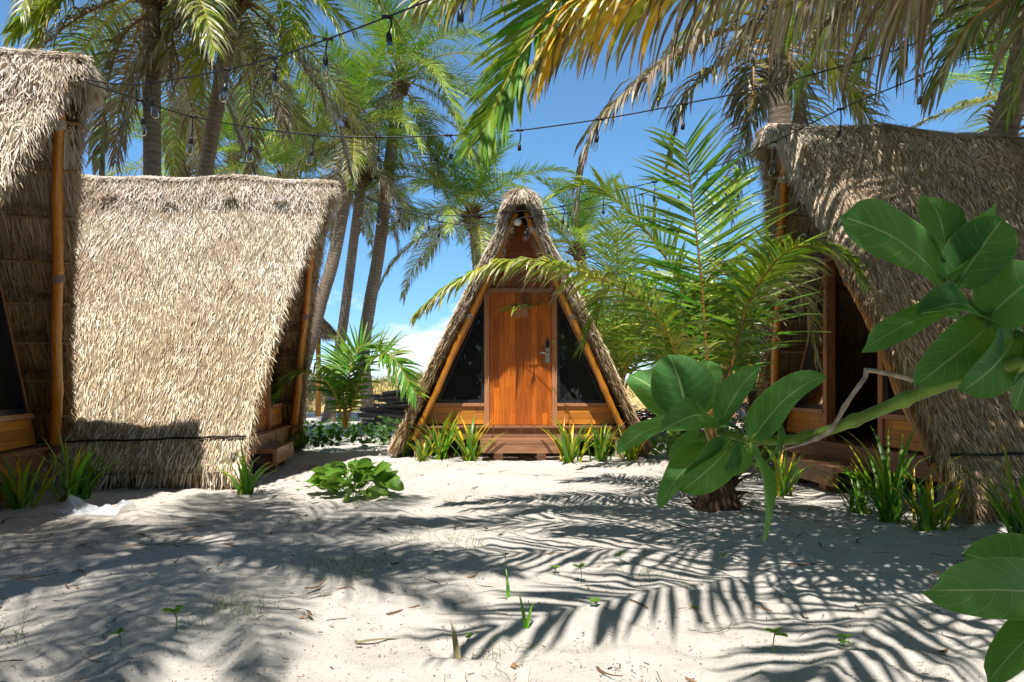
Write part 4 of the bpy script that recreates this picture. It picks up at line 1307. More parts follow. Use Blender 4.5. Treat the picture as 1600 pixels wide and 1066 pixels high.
# small young palm between the sunlit cabin and the closed cabin
yb_ = P(538, 712, 9.6); yt = P(540, 640, 9.6)
young(yb_, yt, 'small dark green young palm between the sunlit roof and the closed cabin', [
    ([P(560, 600, 9.5), P(580, 565, 9.4), P(610, 555, 9.2), P(650, 615, 9.0)], dict(n=52, ll=0.62, w=0.035, hang=0.45, dry=0.0, yel=0.12, tipdry=0.2, seed=111, a0=75, a1=30, vee=22, up=(-0.5, -0.5, 0.7)), ORG),
    ([P(520, 610, 9.5), P(490, 585, 9.2), P(455, 590, 9.0), P(415, 640, 8.8)], dict(n=46, ll=0.5, w=0.034, hang=0.8, dry=0.0, yel=0.15, tipdry=0.2, seed=112), None),
    ([P(545, 590, 9.6), P(560, 545, 9.6), P(590, 540, 9.6), P(615, 570, 9.6)], dict(n=50, ll=0.6, w=0.034, hang=0.4, dry=0.0, yel=0.1, tipdry=0.2, seed=113, up=(0, -0.7, 0.7)), None),
    ([P(535, 600, 9.7), P(530, 560, 9.9), P(545, 545, 10.1)], dict(n=40, ll=0.5, w=0.034, hang=0.4, dry=0.0, yel=0.1, tipdry=0.2, seed=114, up=(0, -1, 0.3)), None),
], r=0.03, seed=110, stump=False)
# ------------------------------------------------------------------ broad leaves
def leaf_data(b, base, tip, width, up, bend=0.12, fold=0.25, wave=0.02, shape=0.62, seed=0, nl=12, nw=8, stalk=0.0, sr=0.004, mi=0, smi=1):
    """one broad leaf from base to tip; up = side that faces the light; bend lifts the middle, fold closes it along the midrib"""
    rnd = random.Random(seed)
    base = Vector(base); tip = Vector(tip); up = Vector(up)
    ax = tip - base; Ln = ax.length; T = ax.normalized()
    S = T.cross(up).normalized(); Nn = S.cross(T).normalized()
    b0 = base + T * (stalk * Ln)
    if stalk > 0: b.tube([base, b0, b0 + T * 0.02], [sr, sr * 0.9, sr * 0.6], 6, smi, cols=[(0.5, 0, 0.5, 1)] * 3)
    L2 = Ln * (1 - stalk)
    ph = rnd.uniform(0, 6); twist = rnd.uniform(-0.45, 0.45); curl = rnd.uniform(-0.02, 0.14); vs = []; cs = []; rv = rnd.random()
    for i in range(nl + 1):
        x = i / nl
        # obovate outline with a rounded, slightly heart shaped base
        w = (math.sin(math.pi * min(1, max(0, x)) ** (0.5 + shape * 0.5)) ** 0.50) if 0 < x < 1 else 0.0
        w = max(w, 0.02) * width * 0.5
        for j in range(nw + 1):
            y = 2 * j / nw - 1
            ang = fold * abs(y)
            h = bend * L2 * math.sin(math.pi * x) + w * abs(y) * math.sin(ang) * 1.0
            h += wave * L2 * math.sin(ph + x * 7 + (2.2 if y > 0 else 0)) * abs(y) ** 1.5
            back = -0.05 * L2 * abs(y) * (1 - x) ** 4
            h -= curl * L2 * max(0, x - 0.55) ** 2 * 4
            th = twist * (x - 0.3); lx = w * y * math.cos(ang)
            p = b0 + T * (L2 * x + back) + S * (lx * math.cos(th) - h * math.sin(th)) + Nn * (h * math.cos(th) + lx * math.sin(th))
            vs.append(p); cs.append(((y + 1) / 2, x, rv, 1))
    fs = []
    for i in range(nl):
        for j in range(nw):
            a = i * (nw + 1) + j
            fs.append((a, a + 1, a + nw + 2, a + nw + 1))
    b.add(vs, fs, mi, cs)


# ------------------------------------------------------------------ foreground milkweed
def build_milkweed():
    base = Vector((1.95, 1.75, gz(1.95, 1.75) - 0.05))
    root = empty('milkweed_shrub', base)
    tag(root, 'large leaved green shrub reaching in from the right edge on a thick jointed stem', 'shrub')
    rel = lambda p: Vector(p) - base

    def stem(pts, r0, r1, seed, name='stem', mat='stem', knots=True):
        rnd = random.Random(seed)
        q = catmull([rel(p) for p in pts], 60)
        rad = []
        for i in range(60):
            t = i / 59; r = r0 + (r1 - r0) * t
            if knots and i % 6 == 0: r *= 1.38
            rad.append(r * (1 + rnd.uniform(-0.03, 0.03)))
        b = MB(); b.tube(q, rad, 12)
        return b.build(name, M[mat], root, smooth=True)
    fork = P(1760, 600, 1.45)
    stem([base, (1.75, 1.62, 0.45), fork], 0.024, 0.019, 1)
    stem([fork, P(1680, 545, 1.32), P(1600, 566, 1.30), P(1500, 592, 1.33), P(1420, 622, 1.37), P(1340, 655, 1.41), P(1260, 683, 1.45), P(1190, 688, 1.48), P(1120, 675, 1.50)], 0.0185, 0.0085, 2)
    stem([fork, P(1690, 560, 1.40), P(1600, 528, 1.37), P(1528, 490, 1.35), P(1490, 452, 1.35)], 0.015, 0.008, 3)
    stem([(1.75, 1.62, 0.45), (1.5, 1.35, 0.62), P(1720, 900, 1.12), P(1655, 935, 1.08)], 0.016, 0.009, 4)
    tw = stem([P(1780, 640, 1.42), P(1600, 603, 1.33), P(1470, 600, 1.36), P(1362, 579, 1.38), P(1352, 590, 1.385), P(1322, 632, 1.40), P(1298, 672, 1.42), P(1265, 690, 1.43), P(1222, 702, 1.44)], 0.0085, 0.0035, 5, 'dead_twig', 'twig')
    tw['label'] = 'bare grey dead twig with a sharp elbow'
    LV = [
        # base, tip, width px, Y base, Y tip, up, bend, fold
        ((1478, 442), (1322, 334), 134, 1.35, 1.28, (0.25, -0.85, 0.5), 0.05, 0.12),
        ((1482, 418), (1453, 300), 74, 1.36, 1.42, (0.2, -0.6, 0.75), 0.04, 0.15),
        ((1478, 436), (1553, 326), 70, 1.35, 1.42, (-0.75, -0.45, 0.5), 0.05, 0.2),
        ((1490, 450), (1568, 340), 88, 1.35, 1.33, (-0.3, -0.9, 0.35), 0.05, 0.15),
        ((1540, 500), (1440, 487), 72, 1.35, 1.24, (0.1, -0.75, 0.65), 0.10, 0.25),
        ((1538, 500), (1640, 420), 120, 1.35, 1.28, (-0.3, -0.75, 0.55), 0.06, 0.2),
        ((1500, 492), (1355, 537), 58, 1.36, 1.22, (0.05, -0.55, 0.8), 0.06, 0.3),
        ((1552, 500), (1440, 597), 82, 1.35, 1.28, (0.4, -0.8, 0.4), 0.06, 0.25),
        ((1592, 520), (1502, 612), 86, 1.36, 1.26, (0.45, -0.8, 0.3), 0.06, 0.25),
        ((1600, 525), (1585, 640), 80, 1.36, 1.30, (0.6, -0.8, 0.2), 0.05, 0.25),
        ((1560, 500), (1612, 560), 70, 1.37, 1.45, (0.2, -0.6, 0.7), 0.05, 0.25),
        # lower rosette
        ((1076, 656), (1048, 552), 98, 1.50, 1.52, (0.05, -0.95, 0.3), 0.04, 0.16),
        ((1072, 654), (985, 582), 78, 1.51, 1.56, (0.2, -0.85, 0.5), 0.05, 0.15),
        ((1088, 650), (1110, 560), 56, 1.52, 1.58, (-0.3, -0.85, 0.4), 0.05, 0.2),
        ((1128, 668), (1036, 668), 66, 1.49, 1.40, (0.05, -0.6, 0.8), 0.16, 0.2),
        ((1085, 655), (963, 700), 46, 1.50, 1.42, (0.15, -0.45, 0.88), 0.06, 0.3),
        ((1100, 678), (1048, 716), 44, 1.51, 1.50, (0.4, -0.85, 0.2), 0.05, 0.2),
        ((1128, 690), (1028, 780), 52, 1.49, 1.38, (-0.5, -0.55, 0.65), 0.05, 0.35),
        ((1150, 690), (1066, 768), 66, 1.48, 1.40, (0.5, -0.75, 0.4), 0.05, 0.25),
        ((1120, 672), (1186, 570), 50, 1.50, 1.46, (-0.6, -0.7, 0.4), 0.06, 0.4),
        ((1166, 694), (1132, 742), 40, 1.48, 1.44, (0.5, -0.8, 0.3), 0.08, 0.3),
        ((1172, 688), (1283, 582), 70, 1.48, 1.40, (-0.5, -0.65, 0.6), 0.07, 0.3),
        ((1172, 692), (1190, 848), 40, 1.48, 1.40, (0.8, -0.5, 0.15), 0.08, 0.5),
        ((1216, 652), (1202, 724), 18, 1.46, 1.42, (0.7, -0.7, 0.2), 0.08, 0.5),
        # low right
        ((1655, 935), (1453, 922), 100, 1.08, 0.95, (0.05, -0.8, 0.6), 0.05, 0.15),
        ((1655, 930), (1512, 862), 120, 1.09, 1.14, (0.2, -0.85, 0.5), 0.04, 0.12),
        ((1660, 945), (1543, 1066), 66, 1.08, 0.98, (-0.4, -0.7, 0.6), 0.05, 0.35),
    ]
    for k, (b0, t0, w, yb0, yt0, up, bend, fold) in enumerate(LV):
        p0, p1 = P(b0[0], b0[1], yb0), P(t0[0], t0[1], yt0)
        b = MB()
        leaf_data(b, rel(p0), rel(p1), 1.05 * w * (yb0 + yt0) * 0.5 / F, up, bend * 1.3, fold, 0.04, 0.75, seed=k, stalk=0.06, sr=0.005, nl=18, nw=12)
        b.build('leaf', [M['milkweed'], M['stem']], root, smooth=True)


build_milkweed()


# ------------------------------------------------------------------ strap leaved lilies
def lily_mesh(n, ln, seed, yel=0.15):
    rnd = random.Random(seed); b = MB()
    for k in range(n):
        az = rnd.uniform(0, 360); e0 = rnd.uniform(50, 88); dr = rnd.uniform(5, 75) * (1 if rnd.random() < 0.8 else 1.6)
        l_ = ln * rnd.uniform(0.55, 1.1); r0 = rnd.uniform(0, 0.09)
        c = Vector((math.cos(rnd.uniform(0, 6.3)) * r0, math.sin(rnd.uniform(0, 6.3)) * r0, -0.02))
        q = catmull(arc(az, e0, l_, dr, 6, c, 1.8), 10)
        S = Vector((-math.sin(R(az)), math.cos(R(az)), 0))
        y = min(1, max(0, rnd.gauss(0.12, 0.12))) if rnd.random() > yel else rnd.uniform(0.7, 1)
        tipy = rnd.random() < 0.4
        w = rnd.uniform(0.010, 0.019)
        vs = []; cs = []
        for i, p in enumerate(q):
            t = i / 9; wd = w * (0.8 + 0.5 * t if t < 0.35 else 0.975 * (1 - ((t - 0.35) / 0.65) ** 2.2) + 0.02)
            Tn = (q[min(i + 1, 9)] - q[max(i - 1, 0)]).normalized(); Nn = S.cross(Tn)
            yy = min(1, y + (0.9 * max(0, t - 0.6) / 0.4 if tipy else 0)); dd = (0.7 * max(0, t - 0.85) / 0.15 if (tipy or y > 0.6) else 0)
            col = (dd, yy, t, 1)
            vs += [p + S * wd + Nn * wd * 0.35, p, p - S * wd + Nn * wd * 0.35]; cs += [col] * 3
        fs = []
        for i in range(9):
            a = i * 3
            fs += [(a, a + 1, a + 4, a + 3), (a + 1, a + 2, a + 5, a + 4)]
        b.add(vs, fs, 0, cs)
    return b.mesh('lily_leaves', [M['leaf']], True)


LILY = [lily_mesh(34, 0.66, 201), lily_mesh(30, 0.55, 202, 0.3), lily_mesh(46, 0.85, 203, 0.06), lily_mesh(18, 0.52, 204, 0.05)]


def lily(px, py, v, label, sc=1.0, rz=0.0, dy=0.0):
    Y = F / (py - 600.0) + dy
    x = (px - 800) * Y / F
    o = link('spider_lily', LILY[v]); o.location = (x, Y, gz(x, Y)); o.rotation_euler = (0, 0, rz); o.scale = (sc, sc, sc)
    tag(o, label, 'lily plant', 'spider lilies planted along the cabin decks')
    return o


lily(690, 716, 0, 'spider lily clump left of the closed cabin step, nearest the straw eave', 1.25, 0.3)
lily(735, 718, 1, 'spider lily clump with yellow leaves just left of the closed cabin step', 1.3, 1.3)
lily(660, 718, 1, 'small yellowing spider lily at the foot of the closed cabin left eave', 0.7, 2.3)
lily(890, 720, 1, 'spider lily clump just right of the closed cabin step', 1.3, 2.2)
lily(938, 718, 0, 'spider lily clump in the middle of the closed cabin right wall', 1.05, 4.2)
lily(985, 718, 1, 'spider lily clump by the right footing of the closed cabin', 1.0, 5.0)
lily(630, 712, 3, 'low sprawling spider lily where the straw eave of the closed cabin meets the sand', 0.95, 0.9)
lily(1395, 812, 2, 'tall spider lily clump before the dark doorway cabin, right of its step', 0.95, 0.4, -0.05)
lily(1452, 822, 1, 'yellow streaked spider lily beside the near footing of the right cabin', 0.95, 1.9, -0.05)
lily(1345, 800, 3, 'sparse spider lily hugging the step of the right cabin', 0.9, 3.1)
lily(1225, 770, 0, 'dark spider lily clump left of the right cabin step', 0.9, 2.0)
lily(1600, 835, 2, 'spider lily at the right edge of the picture under the shaded straw', 0.85, 4.4, -0.2)
lily(112, 790, 3, 'spider lily with broad upright leaves behind the clear plastic bag', 1.25, 1.0, 0.1)
lily(128, 782, 0, 'shaded spider lily at the foot of the nearest bamboo pole', 0.8, 0.2, 0.1)
lily(30, 800, 1, 'dark spider lily beside the near left cabin step', 0.95, 2.7)
lily(384, 772, 3, 'bright spider lily at the lower right corner of the sunlit roof', 0.95, 0.3)
lily(438, 725, 3, 'dim spider lily beside the step of the sunlit roof cabin', 0.85, 2.1)


# ------------------------------------------------------------------ shrubs and seedlings
def bush_mesh(n, rx, rz, ls, seed, mat, lean=0.0, round_=0.35, tall=False):
    rnd = random.Random(seed); b = MB()
    for k in range(n):
        az = rnd.uniform(0, 2 * math.pi)
        if tall:
            z = rz * rnd.uniform(0.15, 1.0); r = rx * rnd.uniform(0.05, 1.0) * (0.5 + 0.5 * z / rz)
        else:
            z = rz * rnd.random() ** 0.8; r = rx * math.sqrt(max(0.02, 1 - (z / rz) ** 2)) * rnd.uniform(0.35, 1)
        c = Vector((math.cos(az) * r, math.sin(az) * r, z))
        out = Vector((math.cos(az), math.sin(az), rnd.uniform(-0.3, 0.7))).normalized()
        up = Vector((math.cos(az) * 0.5 + rnd.gauss(0, 0.45), math.sin(az) * 0.5 + rnd.gauss(0, 0.45), rnd.uniform(0.3, 1))).normalized()
        l_ = ls * rnd.uniform(0.65, 1.15)
        if rnd.random() < 0.5: b.tube([(c.x * 0.3, c.y * 0.3, max(0, z - l_ * 0.9)), c], 0.004, 4, 1, cols=[(0.5, 0, 0.5, 1)] * 2)
        leaf_data(b, c, c + out * l_, l_ * rnd.uniform(0.8, 1.05), up, 0.05, 0.15, 0.03, round_, seed=seed * 100 + k, nl=7, nw=4)
    return b.mesh('foliage', [mat, M['stem']], True)


def bush(name, me, px, py, label, cat, group=None, sc=1.0, rz=0.0, dY=0.0, Y=None):
    Y = Y or F / (py - 600.0) + dY; x = (px - 800) * Y / F
    o = link(name, me); o.location = (x, Y, gz(x, Y) if Y < 14 else 0.0); o.rotation_euler = (0, 0, rz); o.scale = (sc,) * 3
    tag(o, label, cat, group); return o


bush('sea_grape', bush_mesh(80, 0.37, 0.25, 0.16, 301, M['grape']), 552, 774, 'low bright green sea grape bush with round leaves out on the open sand', 'bush')
SHR = [bush_mesh(60, 0.3, 0.5, 0.12, 311 + i, M['shrub'], tall=True) for i in range(3)]
SHB = [bush_mesh(60, 0.26, 0.42, 0.10, 321 + i, M['grape'], tall=True) for i in range(2)]
pl = [(458, 712, 'dark leafy shrub against the far edge of the sunlit cabin'), (486, 706, 'dark leafy shrub next to the far edge of the sunlit cabin, second from it'),
      (513, 704, 'dark leafy shrub left of the small young palm stem'), (565, 702, 'dark leafy shrub right of the small young palm stem'),
      (592, 700, 'dark leafy shrub midway between the small young palm and the closed cabin'), (612, 696, 'leafy shrub close under the left eave of the closed cabin'),
      (545, 690, 'leafy shrub behind the small young palm'), (430, 708, 'dark shrub in the shade by the sunlit cabin step')]
for k, (px, py, lb) in enumerate(pl):
    bush('leafy_shrub', SHR[k % 3], px, py, lb, 'shrub', 'dark shrubs between the cabins', 0.62 + 0.09 * ((k * 7) % 4), k * 1.1)
pl = [(1008, 712, 'bright leafy plant by the right eave of the closed cabin'), (1040, 716, 'bright leafy plant behind the lowest milkweed leaves'),
      (1065, 706, 'bright leafy plant left of the fibrous palm stump'), (1170, 712, 'bright leafy plant behind the hanging milkweed leaf'),
      (1150, 690, 'small bright plant in front of the pale rubble'), (1200, 745, 'bright low plant beside the far corner of the right cabin'),
      (985, 690, 'leafy plant climbing the right eave foot of the closed cabin')]
for k, (px, py, lb) in enumerate(pl):
    bush('leafy_plant', SHB[k % 2], px, py, lb, 'plant', 'bright plants behind the young palm', 0.75 + 0.1 * (k % 3), k * 1.7)


def seedling_mesh(n, h, ls, seed):
    rnd = random.Random(seed); b = MB()
    b.tube([(0, 0, -0.02), (0.008, 0, h * 0.5), (0, 0.01, h)], [0.004, 0.0035, 0.003], 5, 1, cols=[(0.5, 0, 0.5, 1)] * 3)
    for k in range(n):
        az = k * 2.4 + rnd.uniform(-.3, .3); o = Vector((math.cos(az), math.sin(az), rnd.uniform(0.1, 0.6))).normalized()
        c = Vector((0, 0.01, h * rnd.uniform(0.75, 1)))
        leaf_data(b, c, c + o * ls * rnd.uniform(0.7, 1.1), ls * 0.6, (0, -0.3, 1), 0.05, 0.2, 0.03, 0.4, seed=seed + k, nl=6, nw=4)
    return b.mesh('seedling', [M['grape'], M['stem']], True)


SD = [seedling_mesh(4, 0.12, 0.07, 1), seedling_mesh(5, 0.05, 0.06, 2), seedling_mesh(3, 0.18, 0.07, 3)]
for k, (px, py, v, lb) in enumerate([
        (968, 893, 2, 'lone stalked seedling with leaves at its top amid the frond shadows'), (908, 915, 0, 'small seedling left of the stalked one, in the shadow'),
        (869, 905, 1, 'tiny seedling further left near the shadow tip'), (791, 905, 2, 'dark stalked seedling left of the middle'),
        (733, 1008, 1, 'bright green seedling with its own shadow near the bottom middle'), (1208, 1020, 0, 'yellow green seedling at the bottom right in the frond shadow'),
        (1318, 1002, 1, 'tiny green sprout near the low right leaf'), (930, 958, 1, 'minute sprout on the bright sand below the stalked seedling'),
        (274, 995, 0, 'seedling in the shade at the lower left, right one of two'), (188, 1018, 0, 'seedling in the shade at the lower left, left one of two'),
        (1130, 880, 0, 'yellowed seedling in the shadow below the fibrous stump'), (196, 760, 1, 'small sprout under the sunlit eave'),
        (1315, 1010, 1, 'tiny round leaf lying by the low right milkweed leaf'), (465, 770, 1, 'small sprout left of the sea grape bush')]):
    bush('seedling', SD[v], px, py, lb, 'seedling', 'seedlings dotted over the sand', (0.5, 0.6, 0.7)[k % 3], k * 0.9)


def blades(name, px, py, specs, label, cat, dry=0.0, yel=0.1):
    Y = F / (py - 600.0); x = (px - 800) * Y / F
    b = MB()
    for az, e0, ln, dr, w in specs:
        q = catmull(arc(az, e0, ln, dr, 5, (0, 0, -0.01), 1.4), 8); S = Vector((-math.sin(R(az)), math.cos(R(az)), 0)); vs = []; cs = []
        for i, p in enumerate(q):
            wd = w * (1 - (i / 7) ** 2) + 0.001; vs += [p + S * wd + Vector((0, 0, wd * .4)), p, p - S * wd + Vector((0, 0, wd * .4))]; cs += [(dry, yel, i / 7, 1)] * 3
        b.add(vs, [f for i in range(7) for f in ((3 * i, 3 * i + 1, 3 * i + 4, 3 * i + 3), (3 * i + 1, 3 * i + 2, 3 * i + 5, 3 * i + 4))], 0, cs)
    o = b.build(name, [M['leaf']], None, True); o.location = (x, Y, gz(x, Y)); tag(o, label, cat); return o


blades('lily_sprout', 822, 990, [(120, 75, 0.16, 15, 0.009), (60, 70, 0.12, 20, 0.008)], 'pair of upright strap leaves sprouting near the bottom middle', 'sprout')
blades('lily_sprout', 795, 948, [(100, 68, 0.15, 25, 0.008), (200, 55, 0.09, 30, 0.007)], 'strap leaf sprout a little up and left of the upright pair', 'sprout')
blades('dry_leaf', 716, 1036, [(110, 62, 0.17, 30, 0.012)], 'curled dry brown leaf standing up from the sand beside the bright seedling', 'dry leaf', 0.8, 0.4)
blades('dry_leaf', 545, 1008, [(8, 10, 0.20, 14, 0.012)], 'long dry brown leaf lying on the bright sand below the bush shadow', 'dry leaf', 0.85, 0.3)
blades('dry_leaf', 1090, 950, [(170, 6, 0.10, 8, 0.014)], 'short yellow leaf lying in the right frond shadow', 'dry leaf', 0.3, 0.9)
blades('dry_leaf', 395, 770, [(175, 12, 0.25, 18, 0.02)], 'yellow leaf lying in front of the bright lily at the sunlit roof corner', 'dry leaf', 0.2, 1.0)


def litter():
    rng = np.random.default_rng(7); rnd = random.Random(8)
    b = MB()
    for k in range(9000):
        t = rnd.random()
        Y = 1.7 + 10 * t ** 1.25; x = rnd.uniform(-0.85, 0.85) * Y
        if vnoise(np.array([x * 0.8]), np.array([Y * 0.8]), 31)[0] < rnd.uniform(-0.5, 0.3): continue
        big = rnd.random() < 0.02
        ln = rnd.uniform(0.05, 0.2) if big else rnd.uniform(0.005, 0.03); r = rnd.uniform(0.0010, 0.0020) if big else rnd.uniform(0.0008, 0.0022)
        a = rnd.uniform(0, 6.28); c, s = math.cos(a), math.sin(a); pts = []
        m = 5 if big else 2; cv = rnd.uniform(-1.6, 1.6)
        for i in range(m):
            d = ln * i / (m - 1); an = cv * i / m
            pts.append((x + d * math.cos(a + an), Y + d * math.sin(a + an)))
        zz = ground_h(np.array([p[0] for p in pts]), np.array([p[1] for p in pts]))
        q = [Vector((p[0], p[1], z + r + (0.006 * i if big else 0.002))) for i, (p, z) in enumerate(zip(pts, zz))]
        b.tube(q, r, 4, caps=True)
    for k in range(300):
        Y = 2.0 + 8.5 * rnd.random() ** 1.2; x = rnd.uniform(-0.8, 0.8) * Y
        if k % 3: x = rnd.choice((rnd.gauss(-1.6, .9), rnd.gauss(1.9, .8), rnd.gauss(2.6, .4), rnd.gauss(-2.3, .5))); Y = rnd.uniform(3.0, 8.8)
        ln = rnd.uniform(.05, .2); w = rnd.uniform(.003, .010); a = rnd.uniform(0, 6.28); cv = rnd.uniform(-1, 1); xs = []; ys = []
        for i in range(5):
            an = a + cv * i / 4; xs.append(x + ln * i / 4 * math.cos(an)); ys.append(Y + ln * i / 4 * math.sin(an))
        zz = ground_h(np.array(xs), np.array(ys)); vs = []
        for i in range(5):
            ww = w * (1 - (i / 4) ** 2 * .8); up_ = .006 + .02 * abs(math.sin(i * .8 + k)) * (k % 4 == 0)
            vs += [(xs[i] - ww * math.sin(a), ys[i] + ww * math.cos(a), zz[i] + up_ + .004), (xs[i] + ww * math.sin(a), ys[i] - ww * math.cos(a), zz[i] + up_)]
        b.add(vs, [(2 * i, 2 * i + 1, 2 * i + 3, 2 * i + 2) for i in range(4)])
    px_ = np.random.default_rng(17); n = 9000
    Yv = 2.1 + 6 * px_.random(n) ** 1.3; Xv = px_.uniform(-.8, .8, n) * Yv; keep = vnoise(Xv * 1.1, Yv * 1.1, 77) > px_.uniform(-.5, .25, n); Xv = Xv[keep]; Yv = Yv[keep]
    Zv = ground_h(Xv, Yv, True) + .002
    for x, y, z in zip(Xv, Yv, Zv):
        a = rnd.uniform(0, 6.28); l_ = rnd.uniform(.002, .009); w = rnd.uniform(.0008, .0022); c, s = math.cos(a), math.sin(a)
        b.add([(x - l_ * c, y - l_ * s, z), (x + w * s, y - w * c, z + .002), (x + l_ * c, y + l_ * s, z + .001), (x - w * s, y + w * c, z + .003)], [(0, 1, 2, 3)])
    b.c = []
    o = b.build('leaf_litter', M['litter']); tag(o, 'dark bits of bark, twigs and dead leaf scattered over the sand', 'litter', kind='stuff')
    b = MB()
    for (px, py, n, sp) in [(552, 905, 46, .16), (515, 890, 28, .14), (600, 880, 22, .12), (345, 960, 36, .14), (722, 860, 42, .2), (410, 960, 20, .1), (20, 1000, 20, .1), (800, 1040, 26, .14), (700, 780, 18, .15), (1010, 905, 18, .15), (640, 850, 20, .15), (1480, 900, 14, .1), (760, 780, 14, .14), (560, 790, 14, .12), (610, 775, 16, .12)]:
        Y = F / (py - 600.0); x0 = (px - 800) * Y / F
        for k in range(n):
            x = x0 + rnd.gauss(0, sp * .6); y = Y + rnd.gauss(0, sp * .6)
            q = catmull(arc(rnd.uniform(0, 360), rnd.uniform(40, 88), rnd.uniform(.05, .15), rnd.uniform(10, 90), 4, (x, y, gz(x, y) - .01)), 5)
            d = rnd.random() ** 2; b.tube(q, [.0014, .0013, .0011, .0008, .0003], 3, caps=False, cols=[(d, .35, .5, 1)] * 5)
    o = b.build('thin_grass', [M['leaf']]); tag(o, 'thin wisps of grass growing through the sand', 'grass', kind='stuff')
    # dune straw far behind
    b = MB()
    for k in range(5200):
        x = rnd.uniform(-11, -1.0) if k % 3 else rnd.uniform(2, 16); y = 27 + rnd.gauss(0, 1.2)
        hh = 1.28 * math.exp(-((y - 27) / 1.6) ** 2) * (0.92 + 0.1 * math.sin(x * 1.3))
        q = arc(rnd.uniform(0, 360), rnd.uniform(40, 85), rnd.uniform(.15, .45), rnd.uniform(10, 80), 3, (x, y, hh - .05))
        d = rnd.uniform(0, 1); b.tube(q, [.012, .012, .010, .004], 3, caps=False, cols=[(d * .9, .7, .5, 1)] * 4)
    o = b.build('dune_grass', [M['leaf']]); tag(o, 'dry yellow grass on the dune behind the cabins', 'grass', kind='stuff')
    xs = np.linspace(-40, 40, 160); ys = np.linspace(23.5, 31, 26); X, Y = np.meshgrid(xs, ys)
    Z = 1.28 * np.exp(-((Y - 27) / 1.6) ** 2) * (0.92 + 0.1 * np.sin(X * 1.3)) + 0.15 * vnoise(X * 2, Y * 2, 5) - 0.06
    idx = np.arange(X.size).reshape(X.shape)
    Fq = np.stack([idx[:-1, :-1].ravel(), idx[:-1, 1:].ravel(), idx[1:, 1:].ravel(), idx[1:, :-1].ravel()], 1)
    tag(np_mesh('dune_ground', np.stack([X.ravel(), Y.ravel(), Z.ravel()], 1), Fq, M['dune'], smooth=True), 'low straw covered dune between the yard and the beach', 'dune', kind='structure')


litter()


# ------------------------------------------------------------------ small things round the yard
def bag():
    n, m_ = 46, 28
    u, v = np.meshgrid(np.linspace(-1, 1, n), np.linspace(-1, 1, m_))
    X = 0.25 * u + 0.03 * vnoise(u * 3, v * 3, 41); Yv = 0.12 * v + 0.05 * vnoise(u * 2.5, v * 2.5, 42)
    Z = 0.018 + 0.09 * np.clip(vnoise(u * 2.4 + 3, v * 2.2, 43) + 0.12, 0, 1) + 0.035 * np.abs(vnoise(u * 6, v * 6, 44)) + 0.09 * np.exp(-((u + .75) ** 2 * 14 + (v - .1) ** 2 * 4)) + 0.08 * np.exp(-((u - .88) ** 2 * 60 + v ** 2 * 9))
    Z *= np.clip(1.35 - np.abs(v) ** 3 * 1.2, .12, 1)
    idx = np.arange(n * m_).reshape(m_, n)
    Fq = np.stack([idx[:-1, :-1].ravel(), idx[:-1, 1:].ravel(), idx[1:, 1:].ravel(), idx[1:, :-1].ravel()], 1)
    o = np_mesh('plastic_bag', np.stack([X.ravel(), Yv.ravel(), Z.ravel()], 1), Fq, M['bag'], smooth=True)
    p = P(148, 806, F / 206.0); o.location = (p.x, p.y, gz(p.x, p.y)); o.rotation_euler = (0, 0, R(-4))
    tag(o, 'crumpled clear plastic bag lying on the sand before the sunlit roof', 'plastic bag')


bag()


def driftwood():
    rnd = random.Random(77)
    for k in range(34):
        b = MB(); l_ = rnd.uniform(1.0, 2.4); z = 0.06 + 0.75 * (k / 34) ** 1.0 + rnd.uniform(-.03, .03)
        x0 = -3.15 + rnd.uniform(-.25, .3) + 0.25 * (z > .5) * rnd.random(); y0 = 15.2 + rnd.uniform(-.5, .5) * (1 - z)
        q = [Vector((x0 - (0, 0, 0)[0], y0, z)), Vector((x0 + l_ * .5, y0 + rnd.uniform(-.1, .1), z + rnd.uniform(-.05, .06))), Vector((x0 + l_, y0 + rnd.uniform(-.2, .2), z + rnd.uniform(-.08, .08)))]
        r = rnd.uniform(.022, .05); b.tube([p - q[1] for p in catmull(q, 7)], [r * rnd.uniform(.75, 1.1) for _ in range(7)], 7)
        o = b.build('driftwood_stick', M['driftwood'], None, True); o.location = q[1]
        tag(o, 'weathered grey stick stacked in the brushwood pile behind the closed cabin left eave', 'stick', 'sticks of the brushwood pile')


driftwood()


def parasol():
    c = Vector(((497 - 800) * 21 / F, 21.0, 0))
    root = empty('thatched_parasol', c); tag(root, 'small round thatched parasol on a wooden post past the sunlit roof edge', 'parasol')
    b = MB(); b.tube([(0, 0, -.2), (0.01, 0, 1.3), (0, 0, 2.6)], [.085, .08, .07], 10); b.build('post', M['bamboo'], root, True)
    b = MB(); b.lathe([(0.02, 3.15), (.35, 2.85), (.62, 2.5), (.60, 2.44), (.3, 2.62), (.02, 2.75)], (0, 0, 0), 24); rf = b.build('thatched_roof', M['thatch_in'], root, True)
    rng = np.random.default_rng(5); n = 2600
    a = rng.uniform(0, 6.283, n); t = rng.random(n) ** .6; r = .05 + .57 * t; z = 3.13 - .66 * t
    D = np.stack([np.cos(a) * .6, np.sin(a) * .6, -np.full(n, .8)], 1); U = np.stack([np.cos(a) * .7, np.sin(a) * .7, np.full(n, .7)], 1)
    me = straw_mesh('roof_straw', np.stack([np.cos(a) * r, np.sin(a) * r, z], 1), D / np.linalg.norm(D, axis=1, keepdims=True), rng.uniform(.1, .3, n), rng.uniform(.012, .022, n), U, rng.normal(.02, .02, n), [M['straw_in']], rng)
    link('straw_fringe', me, rf)


parasol()


